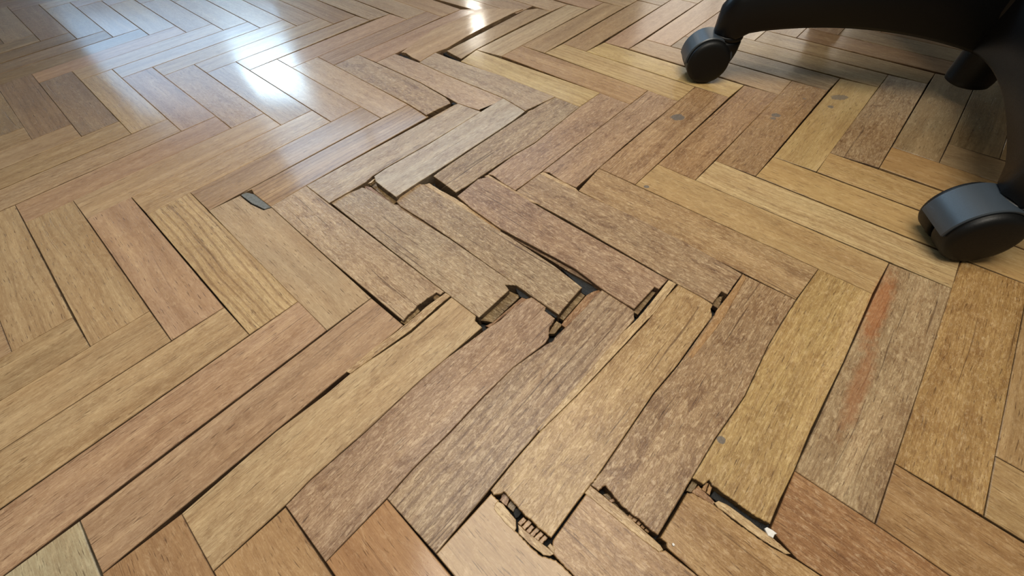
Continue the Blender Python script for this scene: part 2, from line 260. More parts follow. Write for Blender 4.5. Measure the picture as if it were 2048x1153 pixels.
PLANKS = [
('A',-1,-4,(181,144,115),0.18,0,[(-1768,-3139,1),(-1414,-3492,1),(-3160,-5238,3),(-3514,-4885,3)],0),
('A',-1,-3,(162,132,103),0.18,0,[(-1061,-3139,2),(-707,-3492,2),(-2453,-5238,3),(-2807,-4885,3)],0),
('A',-1,-2,(167,133,98),0.17,0,[(-354,-3139,2),(0,-3492,2),(-1746,-5238,3),(-2100,-4885,4)],0),
('A',-1,-1,(176,144,109),0.19,0,[(354,-3139,1),(707,-3492,1),(-1039,-5238,2),(-1393,-4885,2)],0),
('A',-1,0,(183,151,118),0.21,0,[(1061,-3139,3),(1414,-3492,2),(-332,-5238,1),(-685,-4885,1)],0),
('A',-1,1,(173,140,109),0.28,0,[(1768,-3139,2),(2121,-3492,3),(375,-5238,2),(22,-4885,2)],0),
('A',-1,2,(183,150,114),0.22,0,[(2475,-3139,2),(2828,-3492,2),(1082,-5238,2),(729,-4885,2)],0),
('A',-1,3,(181,149,113),0.17,0,[(3182,-3139,3),(3536,-3492,3),(1789,-5238,1),(1436,-4885,1)],0),
('A',-1,4,(162,131,103),0.35,0,[(3889,-3139,1),(4243,-3492,1),(2497,-5238,2),(2143,-4885,2)],0),
('A',-1,5,(163,130,96),0.3,0,[(4596,-3139,3),(4950,-3492,3),(3204,-5238,1),(2850,-4885,1)],0),
('A',-1,6,(168,134,99),0.17,0,[(5303,-3139,0),(5657,-3492,0),(3911,-5238,2),(3557,-4885,2)],0),
('A',-1,7,(183,151,114),0.42,0,[(6010,-3139,3),(6364,-3492,4),(4618,-5238,1),(4264,-4885,1)],0),
('A',-1,8,(162,131,103),0.38,0,[(6718,-3139,2),(7071,-3492,2),(5325,-5238,3),(4971,-4885,3)],0),
('A',-1,9,(170,135,108),0.27,0,[(7425,-3139,1),(7778,-3492,1),(6032,-5238,2),(5678,-4885,2)],0),
('A',-1,10,(164,130,97),0.26,0.4,[(8132,-3139,1),(8485,-3492,1),(6739,-5238,2),(6386,-4885,2)],0),
('A',1,-7,(182,150,113),0.15,0.4,[(-4596,354,2),(-4243,0,2),(-5989,-1746,3),(-6342,-1393,4)],0),
('A',1,-6,(179,148,116),0.32,0.4,[(-3889,354,1),(-3536,0,1),(-5282,-1746,2),(-5635,-1393,2)],0),
('A',1,-5,(169,135,100),0.29,0.4,[(-3169,349,2),(-2815,-5,2),(-4575,-1746,2),(-4928,-1393,2)],0),
('A',1,-4,(168,136,106),0.18,0,[(-2459,346,3),(-2105,-6,3),(-3867,-1746,2),(-4221,-1393,2)],0),
('A',1,-3,(172,142,107),0.33,0,[(-1771,342,0),(-1410,0,0),(-3160,-1746,2),(-3514,-1393,2)],0),
('A',1,-2,(180,148,112),0.33,0,[(-1049,358,2),(-686,6,2),(-2453,-1746,2),(-2807,-1393,2)],0),
('A',1,-1,(180,148,112),0.44,0,[(-337,344,1),(10,17,1),(-1744,-1746,2),(-2100,-1393,2)],0),
('A',1,0,(176,140,112),0.44,0,[(361,358,1),(709,12,1),(-1040,-1746,3),(-1386,-1401,3)],0),
('A',1,1,(168,134,106),0.37,0,[(1058,344,1),(1402,12,1),(-346,-1728,3),(-677,-1409,3)],0),
('A',1,2,(184,154,118),0.44,0,[(1825,293,2),(1931,194,2),(2057,62,2),(2048,9,2),(2110,-64,2),(1961,-199,2),(1786,-360,2),(1597,-532,2),(1210,-924,2),(866,-1244,2),(735,-1398,2),(374,-1754,2),(22,-1408,2),(518,-875,2),(840,-596,2),(1046,-386,2),(1229,-258,2),(1478,-68,2),(1593,55,2),(1723,187,2)],1),
('A',1,3,(166,134,108),0.8,0,[(2572,233,3),(2650,176,3),(2700,116,3),(2681,68,3),(2766,-20,3),(2707,-109,3),(2687,-214,3),(2646,-270,3),(2360,-475,3),(2076,-743,3),(1856,-970,2),(1596,-1219,2),(1436,-1396,2),(1089,-1744,1),(736,-1401,1),(870,-1244,1),(1214,-924,2),(1597,-532,2),(1786,-360,2),(2159,-73,3),(2273,2,3),(2417,144,3)],1),
('A',1,4,(166,138,110),0.9,1,[(3254,273,2),(3326,186,2),(3483,6,2),(3461,-88,2),(3309,-235,2),(3082,-480,2),(2749,-800,1),(2534,-1002,1),(2316,-1212,1),(2150,-1383,1),(1796,-1741,1),(1436,-1399,0),(1599,-1219,1),(1860,-970,1),(2080,-742,1),(2360,-474,1),(2650,-279,2),(2713,-250,2),(2754,-198,2),(2894,-71,2),(3063,88,2),(3167,210,2)],1),
('A',1,5,(180,146,102),0.8,0,[(3962,271,-1),(4087,162,-1),(4201,23,-1),(4166,-24,0),(4150,-108,0),(3889,-362,3),(3705,-549,5),(3447,-777,8),(3183,-1055,11),(2924,-1326,14),(2845,-1402,15),(2708,-1532,16),(2542,-1697,18),(2506,-1667,18),(2461,-1637,18),(2422,-1589,18),(2384,-1566,18),(2337,-1510,18),(2290,-1456,18),(2247,-1410,18),(2223,-1421,19),(2175,-1425,19),(2155,-1392,19),(2320,-1220,17),(2537,-1010,14),(2881,-727,11),(3274,-376,7),(3559,-123,4),(3766,95,1)],1),
('A',1,6,(164,132,98),1,0,[(4596,345,0),(4955,13,0),(4705,-225,3),(4509,-423,5),(4140,-845,9),(3906,-1054,11),(3796,-1152,12),(3552,-1397,14),(3228,-1720,17),(3185,-1689,17),(3134,-1630,17),(3084,-1592,17),(3024,-1530,17),(2985,-1473,17),(2946,-1412,17),(2928,-1417,17),(2896,-1443,18),(2848,-1400,18),(2927,-1327,17),(3186,-1056,14),(3449,-782,12),(3706,-556,9),(3894,-369,7),(4145,-116,5),(4207,-57,4),(4307,45,3),(4441,166,2)],1),
('A',1,7,(184,150,98),0.7,0.4,[(5329,346,0),(5657,24,0),(5277,-368,4),(5030,-622,7),(4777,-868,9),(4500,-1141,12),(4261,-1396,14),(4087,-1563,16),(3959,-1700,17),(3895,-1660,17),(3834,-1607,17),(3761,-1538,17),(3686,-1466,17),(3667,-1452,17),(3661,-1420,17),(3611,-1446,18),(3551,-1398,18),(3798,-1154,15),(3908,-1055,14),(4142,-846,12),(4510,-425,8),(4706,-227,6),(4949,5,4)],1),
('A',1,8,(168,140,106),0.8,0,[(6013,361,2),(6382,26,2),(4628,-1737,2),(4268,-1394,3)],0),
('A',1,9,(172,134,84),0.7,0,[(6691,347,3),(7064,6,3),(5335,-1736,2),(4973,-1388,2)],0),
('A',1,10,(160,126,86),0.29,0.4,[(7415,357,1),(7782,6,1),(6037,-1740,1),(5681,-1383,1)],0),
('A',1,11,(153,124,88),0.35,0.4,[(8138,361,1),(8485,0,1),(6739,-1746,4),(6387,-1386,3)],0),
('A',1,12,(154,127,96),0.25,0.4,[(8839,354,3),(9192,0,3),(7446,-1746,2),(7093,-1393,2)],0),
('A',1,13,(154,125,88),0.45,0,[(9546,354,3),(9899,0,2),(8153,-1746,3),(7800,-1393,3)],0),
('A',1,14,(167,136,96),0.35,0,[(10253,354,2),(10607,0,2),(8860,-1746,2),(8507,-1393,2)],0),
('A',1,15,(153,124,88),0.37,0,[(10960,354,1),(11314,0,1),(9568,-1746,3),(9214,-1393,3)],0),
('A',3,-7,(171,136,109),0.24,0,[(-5290,3866,2),(-4937,3509,2),(-6696,1746,4),(-7049,2100,3)],0),
('A',3,-6,(172,141,107),0.37,0.4,[(-4590,3876,2),(-4238,3520,2),(-5989,1746,3),(-6342,2100,3)],0),
('A',3,-5,(175,144,113),0.2,0,[(-3896,3883,3),(-3543,3525,3),(-5282,1746,1),(-5635,2100,1)],0),
('A',3,-4,(174,143,108),0.29,0,[(-3194,3878,3),(-2836,3517,3),(-4568,1744,2),(-4922,2099,2)],0),
('A',3,-3,(181,149,117),0.38,0.4,[(-2480,3862,2),(-2122,3504,2),(-3856,1735,3),(-4208,2088,3)],0),
('A',3,-2,(176,140,112),0.32,0,[(-1768,3857,1),(-1413,3500,0),(-3153,1741,2),(-3500,2081,2)],0),
('A',3,-1,(183,151,119),0.21,0,[(-1059,3852,2),(-707,3495,3),(-2444,1741,3),(-2811,2096,3)],0),
('A',3,0,(183,150,114),0.41,0.4,[(-354,3854,3),(-2,3500,3),(-1755,1755,1),(-2113,2094,1)],0),
('A',3,1,(163,132,104),0.19,0.4,[(362,3866,2),(706,3515,2),(-1044,1756,2),(-1408,2109,1)],0),
('A',3,2,(162,129,96),0.19,0.8,[(1063,3853,1),(1384,3478,1),(-3,2101,2),(-327,1756,2),(-608,2012,2),(-658,2090,2),(-747,2035,2)],0),
('A',3,3,(182,158,132),0.7,0,[(2129,3519,3),(1787,3790,3),(6,2086,13),(359,1739,13),(565,1932,12),(734,2092,11),(791,2192,11),(936,2346,10),(1432,2809,7)],1),
('A',3,4,(184,164,142),0.6,0,[(2456,3870,1),(2752,3461,2),(2555,3219,6),(2007,2642,17),(1618,2236,25),(1348,1969,30),(1138,1743,35),(991,1899,35),(849,2060,34),(822,2159,34),(947,2306,31),(1438,2775,22)],1),
('A',3,5,(168,142,112),1,0,[(3218,3807,0),(3098,3720,1),(2761,3400,6),(2567,3201,9),(2020,2631,16),(1619,2200,22),(1540,2100,24),(1693,1925,24),(1822,1769,24),(1930,1858,23),(2156,2082,19),(2512,2422,14),(2818,2675,11),(3529,3493,0)],1),
('A',3,6,(172,138,108),0.9,0,[(3886,3842,-1),(4245,3477,-1),(3357,2590,6),(2823,2045,11),(2511,1750,13),(2371,1899,13),(2263,2050,13),(2197,2085,13),(2512,2417,10),(2817,2668,8),(3529,3489,2)],1),
('A',3,7,(170,136,106),0.8,0,[(4591,3827,-1),(4928,3476,-1),(3968,2525,6),(3531,2062,9),(3217,1737,11),(3076,1859,11),(2937,2042,11),(2855,2070,11),(3355,2577,8),(4243,3472,1)],1),
('A',3,8,(168,132,96),0.7,0.4,[(5287,3837,2),(5659,3491,2),(3902,1733,4),(3541,2078,4)],0),
('A',3,9,(164,126,88),0.7,0,[(5995,3795,1),(6366,3476,1),(4604,1747,2),(4259,2085,2)],0),
('A',3,10,(158,122,84),0.7,0,[(6711,3832,3),(7081,3509,3),(5311,1750,2),(4957,2082,2)],0),
('A',3,11,(178,146,98),0.25,0,[(7422,3819,2),(7804,3506,2),(6028,1760,2),(5665,2088,2)],0),
('A',3,12,(164,134,100),0.9,0,[(8142,3834,2),(8514,3518,2),(6758,1759,3),(6356,2094,3)],0),
('A',3,13,(146,122,92),0.22,0,[(8812,3794,1),(9199,3491,1),(7478,1781,2),(7140,2136,2)],0),
('A',3,14,(140,118,88),0.28,0.4,[(9552,3841,0),(9910,3495,0),(8190,1783,3),(7830,2123,2)],0),
('A',3,15,(154,117,83),0.2,0.4,[(10259,3845,1),(10619,3500,1),(8893,1777,3),(8540,2131,3)],0),
('A',3,16,(162,132,93),0.23,0.4,[(10967,3849,2),(11322,3498,2),(9582,1759,2),(9249,2132,2)],0),
('A',3,17,(167,136,96),0.3,0,[(11676,3852,2),(12021,3492,2),(10275,1746,4),(9930,2109,4)],0),
('A',5,-9,(138,110,81),0.4,0,[(-7463,7416,2),(-7104,7060,2),(-8817,5238,2),(-9171,5592,1)],0),
('A',5,-8,(146,120,90),0.41,0,[(-6772,7441,2),(-6413,7083,3),(-8110,5238,2),(-8464,5592,1)],0),
('A',5,-7,(143,117,89),0.34,0.4,[(-6063,7438,2),(-5703,7075,3),(-7409,5260,0),(-7767,5616,0)],0),
('A',5,-6,(147,120,94),0.35,0,[(-5354,7426,1),(-4997,7061,1),(-6679,5258,3),(-7036,5612,3)],0),
('A',5,-5,(147,120,91),0.15,0,[(-4645,7413,1),(-4290,7052,1),(-5978,5271,2),(-6333,5625,2)],0),
('A',5,-4,(184,146,117),0.24,0,[(-3931,7416,3),(-3573,7058,3),(-5297,5298,1),(-5654,5656,1)],0),
('A',5,-3,(184,152,119),0.22,0,[(-3217,7427,1),(-2858,7065,1),(-4601,5303,1),(-4959,5665,1)],0),
('A',5,-2,(173,143,112),0.16,0,[(-2500,7417,2),(-2142,7056,2),(-3898,5283,0),(-4255,5646,1)],0),
('A',5,-1,(182,150,113),0.36,0.4,[(-1788,7412,2),(-1429,7049,2),(-3190,5266,1),(-3549,5626,1)],0),
('A',5,0,(176,144,109),0.34,0,[(-1075,7407,1),(-718,7045,1),(-2470,5274,2),(-2832,5634,2)],0),
('A',5,1,(173,141,110),0.39,0,[(-336,7376,3),(-14,7102,3),(-1753,5277,2),(-2113,5638,2)],0),
('A',5,2,(181,144,115),0.33,0.4,[(342,7374,2),(715,7040,2),(-1040,5272,2),(-1398,5635,2)],0),
('A',5,3,(167,133,106),0.34,0.4,[(1070,7383,3),(1396,7055,3),(-336,5269,2),(-689,5629,2)],0),
('A',5,4,(178,141,113),0.35,0,[(1759,7379,2),(2235,7124,2),(373,5280,2),(1,5629,2)],0),
('A',5,5,(189,155,122),0.18,0,[(2526,7287,8),(2983,7162,17),(2819,7039,16),(2370,6578,16),(1907,6069,17),(1549,5607,18),(1358,5481,17),(1126,5177,18),(956,5377,13),(843,5554,9),(761,5588,8),(1758,7397,-4)],1),
('A',5,6,(175,144,109),0.38,0,[(3021,7146,3),(3271,7186,2),(3506,6996,2),(2677,6172,8),(2059,5511,12),(1809,5184,14),(1661,5371,14),(1552,5520,14),(1952,5951,11),(2509,6559,7),(2914,7009,4)],1),
('A',5,7,(190,162,130),0.17,0.4,[(3877,7295,2),(4242,6977,2),(2486,5216,2),(2058,5516,2)],0),
('A',5,8,(170,138,104),0.21,0,[(4593,7287,1),(4931,6972,1),(3210,5240,3),(2847,5573,3)],0),
('A',5,9,(168,134,98),0.34,0,[(5267,7277,2),(5637,6928,2),(3902,5203,1),(3552,5542,1)],0),
('A',5,10,(179,142,114),0.35,0,[(5987,7281,2),(6342,6931,2),(4614,5195,2),(4261,5498,2)],0),
('A',5,11,(184,146,117),0.31,0,[(6694,7285,2),(7054,6941,2),(5313,5196,2),(4971,5515,2)],0),
('A',5,12,(181,144,115),0.44,0,[(7410,7299,1),(7769,6955,1),(6019,5209,1),(5665,5550,1)],0),
('A',5,13,(172,141,107),0.18,0,[(8125,7314,1),(8484,6968,1),(6728,5205,3),(6371,5556,2)],0),
('A',5,14,(166,132,98),0.42,0,[(8838,7321,1),(9196,6970,1),(7443,5221,2),(7084,5562,2)],0),
('A',5,15,(169,135,108),0.43,0,[(9547,7320,3),(9902,6966,3),(8161,5231,1),(7801,5580,1)],0),
('A',5,16,(166,135,106),0.4,0,[(10254,7318,2),(10599,6955,2),(8871,5230,1),(8514,5582,1)],0),
('A',5,17,(183,151,114),0.42,0,[(10948,7304,3),(11296,6947,3),(9567,5218,1),(9222,5579,2)],0),
('A',5,18,(174,143,113),0.43,0,[(11656,7309,1),(12014,6965,2),(10266,5214,2),(9916,5566,2)],0),
('A',5,19,(162,129,95),0.43,0,[(12369,7322,2),(12731,6979,2),(10977,5224,3),(10615,5564,3)],0),
('A',5,20,(185,152,115),0.28,0,[(13086,7335,2),(13443,6987,2),(11694,5236,2),(11334,5581,2)],0),
('A',5,21,(182,150,118),0.37,0,[(13794,7339,2),(14146,6986,2),(12402,5241,3),(12045,5588,3)],0),
('A',5,22,(172,136,101),0.3,0.4,[(14500,7339,2),(14851,6985,2),(13107,5241,3),(12756,5595,2)],0),
('A',7,-12,(147,121,91),0.37,0.4,[(-10316,10927,1),(-9966,10578,1),(-11646,8731,3),(-11999,9084,3)],0),
('A',7,-11,(155,127,99),0.19,0,[(-9629,10961,2),(-9277,10610,2),(-10955,8756,1),(-11308,9109,1)],0),
('A',7,-10,(147,121,95),0.42,0.4,[(-8932,10982,1),(-8575,10625,1),(-10252,8765,1),(-10607,9119,1)],0),
('A',7,-9,(142,113,90),0.32,0,[(-8219,10983,1),(-7862,10624,1),(-9546,8773,3),(-9900,9126,3)],0),
('A',7,-8,(151,120,95),0.27,0,[(-7497,10968,3),(-7141,10610,3),(-8867,8812,1),(-9219,9162,1)],0),
('A',7,-7,(147,116,93),0.32,0,[(-6787,10968,2),(-6431,10610,2),(-8178,8843,2),(-8533,9196,2)],0),
('A',7,-6,(172,141,107),0.42,0,[(-6075,10972,2),(-5718,10614,2),(-7475,8855,2),(-7833,9213,2)],0),
('A',7,-5,(169,134,107),0.28,0,[(-5364,10979,2),(-5007,10621,2),(-6761,8849,2),(-7119,9209,2)],0),
('A',7,-4,(174,138,110),0.43,0.4,[(-4648,10967,4),(-4291,10607,4),(-6049,8840,1),(-6406,9202,1)],0),
('A',7,-3,(171,136,108),0.2,0.4,[(-3935,10956,4),(-3579,10597,4),(-5339,8836,1),(-5694,9195,2)],0),
('A',7,-2,(162,132,103),0.38,0,[(-3227,10959,2),(-2869,10599,2),(-4629,8848,1),(-4986,9206,1)],0),
('A',7,-1,(162,129,96),0.19,0,[(-2511,10952,2),(-2153,10592,1),(-3914,8848,1),(-4271,9208,1)],0),
('A',7,0,(172,137,109),0.43,0,[(-1790,10938,3),(-1432,10577,3),(-3200,8837,2),(-3557,9199,2)],0),
('A',7,1,(178,147,115),0.29,0.4,[(-1073,10928,3),(-717,10567,2),(-2488,8835,1),(-2846,9194,1)],0),
('A',7,2,(180,148,112),0.16,0,[(-360,10912,3),(-5,10550,3),(-1772,8825,1),(-2131,9187,1)],0),
('A',7,3,(168,133,99),0.17,0,[(349,10909,1),(705,10552,1),(-1053,8811,3),(-1411,9172,3)],0),
('A',7,4,(163,129,96),0.28,0,[(1066,10905,2),(1428,10548,2),(-341,8804,2),(-696,9167,2)],0),
('A',7,5,(174,143,112),0.3,0,[(1795,10896,2),(2158,10531,2),(368,8793,1),(13,9158,1)],0),
('A',7,6,(184,151,114),0.24,0.4,[(2517,10874,2),(2865,10500,2),(1082,8777,3),(726,9137,3)],0),
('A',7,7,(176,143,112),0.17,0,[(3204,10833,1),(3539,10462,1),(1809,8776,3),(1446,9136,3)],0),
('A',7,8,(175,144,113),0.17,0,[(3882,10800,2),(4231,10439,1),(2532,8755,4),(2175,9122,4)],0),
('A',7,9,(159,126,94),0.17,0,[(4582,10781,3),(4934,10421,3),(3215,8727,1),(2881,9103,1)],0),
('A',7,10,(162,131,102),0.35,0,[(5285,10773,2),(5634,10416,2),(3901,8702,1),(3555,9066,1)],0),
('A',7,11,(168,134,107),0.17,0,[(5984,10766,1),(6333,10411,1),(4605,8685,2),(4252,9044,2)],0),
('A',7,12,(167,136,106),0.4,0.4,[(6681,10756,3),(7032,10403,3),(5305,8674,3),(4955,9032,2)],0),
('A',7,13,(180,148,112),0.28,0,[(7388,10764,1),(7746,10418,1),(6003,8666,3),(5653,9021,3)],0),
('A',7,14,(185,152,115),0.38,0,[(8101,10770,2),(8463,10430,2),(6706,8667,2),(6354,9019,2)],0),
('A',7,15,(174,143,108),0.17,0,[(8824,10797,0),(9182,10452,0),(7417,8675,3),(7059,9021,2)],0),
('A',7,16,(171,136,109),0.36,0,[(9535,10803,1),(9890,10453,2),(8137,8694,2),(7775,9035,2)],0),
('A',7,17,(173,137,102),0.17,0.4,[(10247,10813,0),(10603,10462,1),(8848,8701,3),(8492,9050,3)],0),
('A',7,18,(174,141,111),0.42,0.4,[(10953,10811,2),(11309,10461,2),(9565,8715,1),(9207,9064,1)],0),
('A',7,19,(162,129,96),0.36,0,[(11664,10816,2),(12021,10466,1),(10275,8717,1),(9917,9067,2)],0),
('A',7,20,(174,143,113),0.21,0,[(12370,10815,2),(12725,10463,2),(10986,8721,1),(10630,9074,1)],0),
('A',7,21,(182,150,118),0.2,0,[(13085,10824,1),(13440,10473,0),(11685,8711,3),(11333,9067,3)],0),
('A',7,22,(172,142,107),0.3,0,[(13794,10827,0),(14149,10475,0),(12390,8711,2),(12039,9067,2)],0),
('A',7,23,(189,155,122),0.22,0,[(14499,10825,1),(14853,10474,1),(13100,8717,3),(12745,9068,3)],0),
('A',7,24,(176,144,109),0.32,0,[(15203,10830,3),(15553,10468,3),(13813,8726,2),(13458,9076,2)],0),
('A',7,25,(175,144,109),0.23,0.4,[(15910,10830,2),(16263,10477,2),(14517,8725,3),(14162,9075,3)],0),
('A',7,26,(180,148,112),0.22,0.4,[(16617,10830,1),(16971,10477,0),(15226,8728,3),(14872,9080,3)],0),
('A',7,27,(176,143,112),0.22,0,[(17324,10830,4),(17678,10477,3),(15938,8734,1),(15585,9086,1)],0),
('B',0,-6,(170,135,108),0.44,0,[(-3536,-3492,1),(-3182,-3139,2),(-4928,-1393,2),(-5282,-1746,2)],0),
('B',0,-5,(171,139,109),0.38,0,[(-2828,-3492,3),(-2475,-3139,3),(-4221,-1393,2),(-4575,-1746,2)],0),
('B',0,-4,(174,143,108),0.26,0,[(-2121,-3492,1),(-1768,-3139,2),(-3514,-1393,1),(-3867,-1746,1)],0),
('B',0,-3,(172,137,102),0.39,0.4,[(-1414,-3492,2),(-1061,-3139,2),(-2807,-1393,1),(-3160,-1746,2)],0),
('B',0,-2,(170,135,108),0.39,0,[(-707,-3492,2),(-354,-3139,2),(-2100,-1393,2),(-2453,-1746,2)],0),
('B',0,-1,(175,144,113),0.31,0,[(0,-3492,1),(354,-3139,1),(-1388,-1401,1),(-1744,-1746,2)],0),
('B',0,0,(178,160,130),0.35,0,[(707,-3492,3),(1061,-3139,2),(-679,-1409,1),(-1041,-1745,1)],0),
('B',0,1,(158,120,86),0.27,0,[(1414,-3492,2),(1768,-3139,2),(21,-1408,1),(-348,-1728,1)],0),
('B',0,2,(168,130,92),0.27,0,[(2121,-3492,2),(2475,-3139,3),(738,-1407,2),(374,-1754,2)],0),
('B',0,3,(166,122,84),0.18,0,[(2828,-3492,2),(3182,-3139,2),(1437,-1400,3),(1089,-1744,3)],0),
('B',0,4,(162,126,86),0.19,0,[(1796,-1741,2),(2160,-1408,2),(2213,-1461,2),(2192,-1478,2),(2185,-1505,2),(2250,-1577,2),(2325,-1650,2),(2404,-1734,2),(2463,-1783,2),(2518,-1802,2),(2561,-1815,2),(2650,-1900,2),(3888,-3138,2),(3535,-3491,3)],1),
('B',0,5,(170,132,92),0.7,0.4,[(2545,-1734,1),(2551,-1707,1),(2687,-1570,2),(2811,-1448,2),(2845,-1412,2),(2902,-1514,2),(3009,-1615,2),(3130,-1726,2),(3209,-1804,2),(3255,-1801,2),(3412,-1941,2),(4595,-3138,1),(4242,-3492,1),(2656,-1900,1),(2565,-1810,1),(2537,-1777,1)],1),
('B',0,6,(170,132,88),0.6,0,[(3237,-1735,3),(3373,-1604,3),(3494,-1483,3),(3527,-1488,2),(3572,-1515,2),(3654,-1571,2),(3713,-1636,2),(3773,-1694,2),(3849,-1762,2),(3927,-1826,2),(4044,-1897,2),(4150,-1982,2),(5301,-3138,2),(4948,-3491,2),(3417,-1942,3),(3267,-1791,3),(3271,-1764,3)],1),
('B',0,7,(156,112,74),0.7,0.4,[(3961,-1721,1),(4272,-1394,1),(4629,-1737,1),(6008,-3138,2),(5655,-3491,2),(4157,-1982,1),(4052,-1895,1),(3984,-1778,1)],1),
('B',0,8,(158,120,80),0.42,0,[(6364,-3492,1),(6718,-3139,1),(4973,-1388,3),(4628,-1737,2)],0),
('B',0,9,(168,134,92),0.36,0,[(7071,-3492,1),(7425,-3139,2),(5680,-1383,3),(5335,-1736,3)],0),
('B',0,10,(180,148,116),0.4,0.4,[(7778,-3492,3),(8132,-3139,3),(6388,-1386,2),(6037,-1740,2)],0),
('B',0,11,(156,118,84),0.19,0,[(8485,-3492,1),(8839,-3139,1),(7093,-1393,2),(6739,-1746,2)],0),
('B',0,12,(152,123,87),0.4,0,[(9192,-3492,1),(9546,-3139,2),(7800,-1393,3),(7446,-1746,3)],0),
('B',0,13,(158,128,91),0.32,0,[(9899,-3492,2),(10253,-3139,2),(8507,-1393,2),(8153,-1746,2)],0),
('B',2,-7,(167,133,106),0.45,0,[(-4950,0,2),(-4596,354,2),(-6342,2100,2),(-6696,1746,2)],0),
('B',2,-6,(185,152,115),0.27,0,[(-4243,0,2),(-3889,354,2),(-5635,2100,2),(-5989,1746,1)],0),
('B',2,-5,(182,150,118),0.16,0,[(-3536,0,2),(-3169,349,2),(-4924,2100,1),(-5282,1746,1)],0),
('B',2,-4,(176,138,84),0.3,0,[(-2816,-5,2),(-2461,347,2),(-4211,2090,1),(-4571,1746,1)],0),
('B',2,-3,(180,148,112),0.19,0.4,[(-2105,-6,3),(-1768,340,3),(-3501,2082,1),(-3858,1737,1)],0),
('B',2,-2,(180,148,112),0.21,0.4,[(-1406,-2,3),(-1048,357,3),(-2812,2096,2),(-3152,1741,2)],0),
('B',2,-1,(176,140,112),0.2,0,[(-686,6,2),(-336,342,3),(-2113,2094,2),(-2447,1744,1)],0),
('B',2,0,(192,160,118),0.38,1,[(11,16,3),(362,357,2),(-1406,2107,3),(-1752,1752,3)],0),
('B',2,1,(174,146,116),0.19,0,[(710,10,3),(1059,342,3),(-309,1737,2),(-390,1702,2),(-580,1823,2),(-762,1991,2),(-1043,1755,2),(-316,1019,3)],1),
('B',2,2,(180,152,122),0.8,0,[(1393,59,2),(1428,122,2),(1474,162,2),(1511,221,2),(1559,257,2),(1598,300,2),(1648,331,2),(1675,358,2),(1715,326,2),(1756,358,2),(1308,798,2),(399,1696,3),(-2,2100,3),(-326,1755,3),(557,862,3)],1),
('B',2,3,(172,148,120),0.9,0,[(2081,31,15),(2234,183,15),(2371,322,15),(2335,385,15),(2444,370,16),(1783,1045,8),(1269,1514,2),(1103,1674,1),(795,1945,-3),(689,2012,-4),(652,1979,-4),(559,1933,-4),(455,1863,-4),(372,1757,-4),(782,1337,1),(1683,423,11)],1),
('B',2,4,(168,142,112),1,0,[(2799,0,27),(2858,71,26),(2950,175,26),(3056,288,26),(2835,568,22),(2609,809,18),(2375,1053,14),(2102,1325,9),(1758,1677,4),(1542,1897,0),(1434,1992,-2),(1324,2014,-3),(1241,1948,-3),(1133,1709,-2),(1189,1625,-1),(1467,1366,4),(1811,1027,9),(2453,353,21),(2571,231,23)],1),
('B',2,5,(164,132,106),1,0,[(3482,16,20),(3601,127,15),(3733,252,9),(3762,221,9),(3884,333,4),(2970,1246,9),(2509,1717,12),(2197,2038,13),(2077,1998,17),(1842,1701,28),(1993,1492,28),(2305,1142,27),(2614,878,25),(2848,676,23),(3024,521,21),(3223,273,21),(3376,112,20)],1),
('B',2,6,(166,136,104),1,0,[(3943,279,7),(4200,29,7),(4327,154,7),(4369,116,7),(4439,191,7),(4591,339,7),(4302,673,7),(3820,1164,5),(3242,1673,4),(2996,1924,3),(2824,2055,3),(2504,1737,3),(3023,1239,4),(3889,337,6)],1),
('B',2,7,(172,138,98),0.8,0,[(4952,11,3),(5327,343,3),(3542,2080,2),(3234,1693,2)],0),
('B',2,8,(178,144,100),0.37,0,[(5655,23,2),(6014,362,2),(4258,2084,3),(3902,1734,3)],0),
('B',2,9,(196,165,120),0.45,0.5,[(6381,26,3),(6692,348,3),(4957,2082,2),(4604,1746,2)],0),
('B',2,10,(182,146,98),0.16,0,[(7066,7,2),(7415,357,1),(5664,2087,3),(5309,1748,3)],0),
('B',2,11,(178,142,94),0.42,0,[(7780,5,2),(8135,360,2),(6357,2096,2),(6028,1760,2)],0),
('B',2,12,(168,130,86),0.15,0,[(8485,0,1),(8839,354,1),(7139,2135,2),(6760,1760,2)],0),
('B',2,13,(151,125,94),0.21,0,[(9192,0,1),(9546,354,1),(7832,2124,2),(7478,1782,2)],0),
('B',2,14,(154,125,88),0.18,0,[(9899,0,3),(10253,354,2),(8544,2134,1),(8192,1785,1)],0),
('B',2,15,(150,114,82),0.4,0.4,[(10607,0,2),(10960,354,3),(9248,2131,3),(8895,1778,3)],0),
('B',2,16,(159,129,91),0.2,0,[(11314,0,2),(11667,354,2),(9935,2111,2),(9582,1759,2)],0),
('B',4,-7,(144,118,89),0.38,0,[(-5648,3502,1),(-5293,3869,1),(-7041,5616,2),(-7404,5257,2)],0),
('B',4,-6,(151,124,94),0.34,0,[(-4939,3511,1),(-4589,3876,2),(-6331,5623,3),(-6681,5259,2)],0),
('B',4,-5,(144,115,91),0.16,0.4,[(-4238,3519,2),(-3898,3885,2),(-5650,5653,2),(-5979,5271,2)],0),
('B',4,-4,(146,118,92),0.29,0,[(-3546,3527,2),(-3196,3880,2),(-4954,5661,3),(-5290,5292,3)],0),
('B',4,-3,(182,150,113),0.19,0.4,[(-2839,3521,1),(-2481,3863,1),(-4251,5642,2),(-4598,5300,3)],0),
('B',4,-2,(171,136,109),0.32,0,[(-2121,3503,2),(-1766,3854,3),(-3545,5622,3),(-3893,5278,3)],0),
('B',4,-1,(173,137,102),0.42,0,[(-1411,3497,2),(-1059,3853,2),(-2830,5632,3),(-3187,5263,3)],0),
('B',4,0,(161,128,95),0.2,0.4,[(-707,3495,3),(-355,3855,2),(-2114,5640,1),(-2471,5276,2)],0),
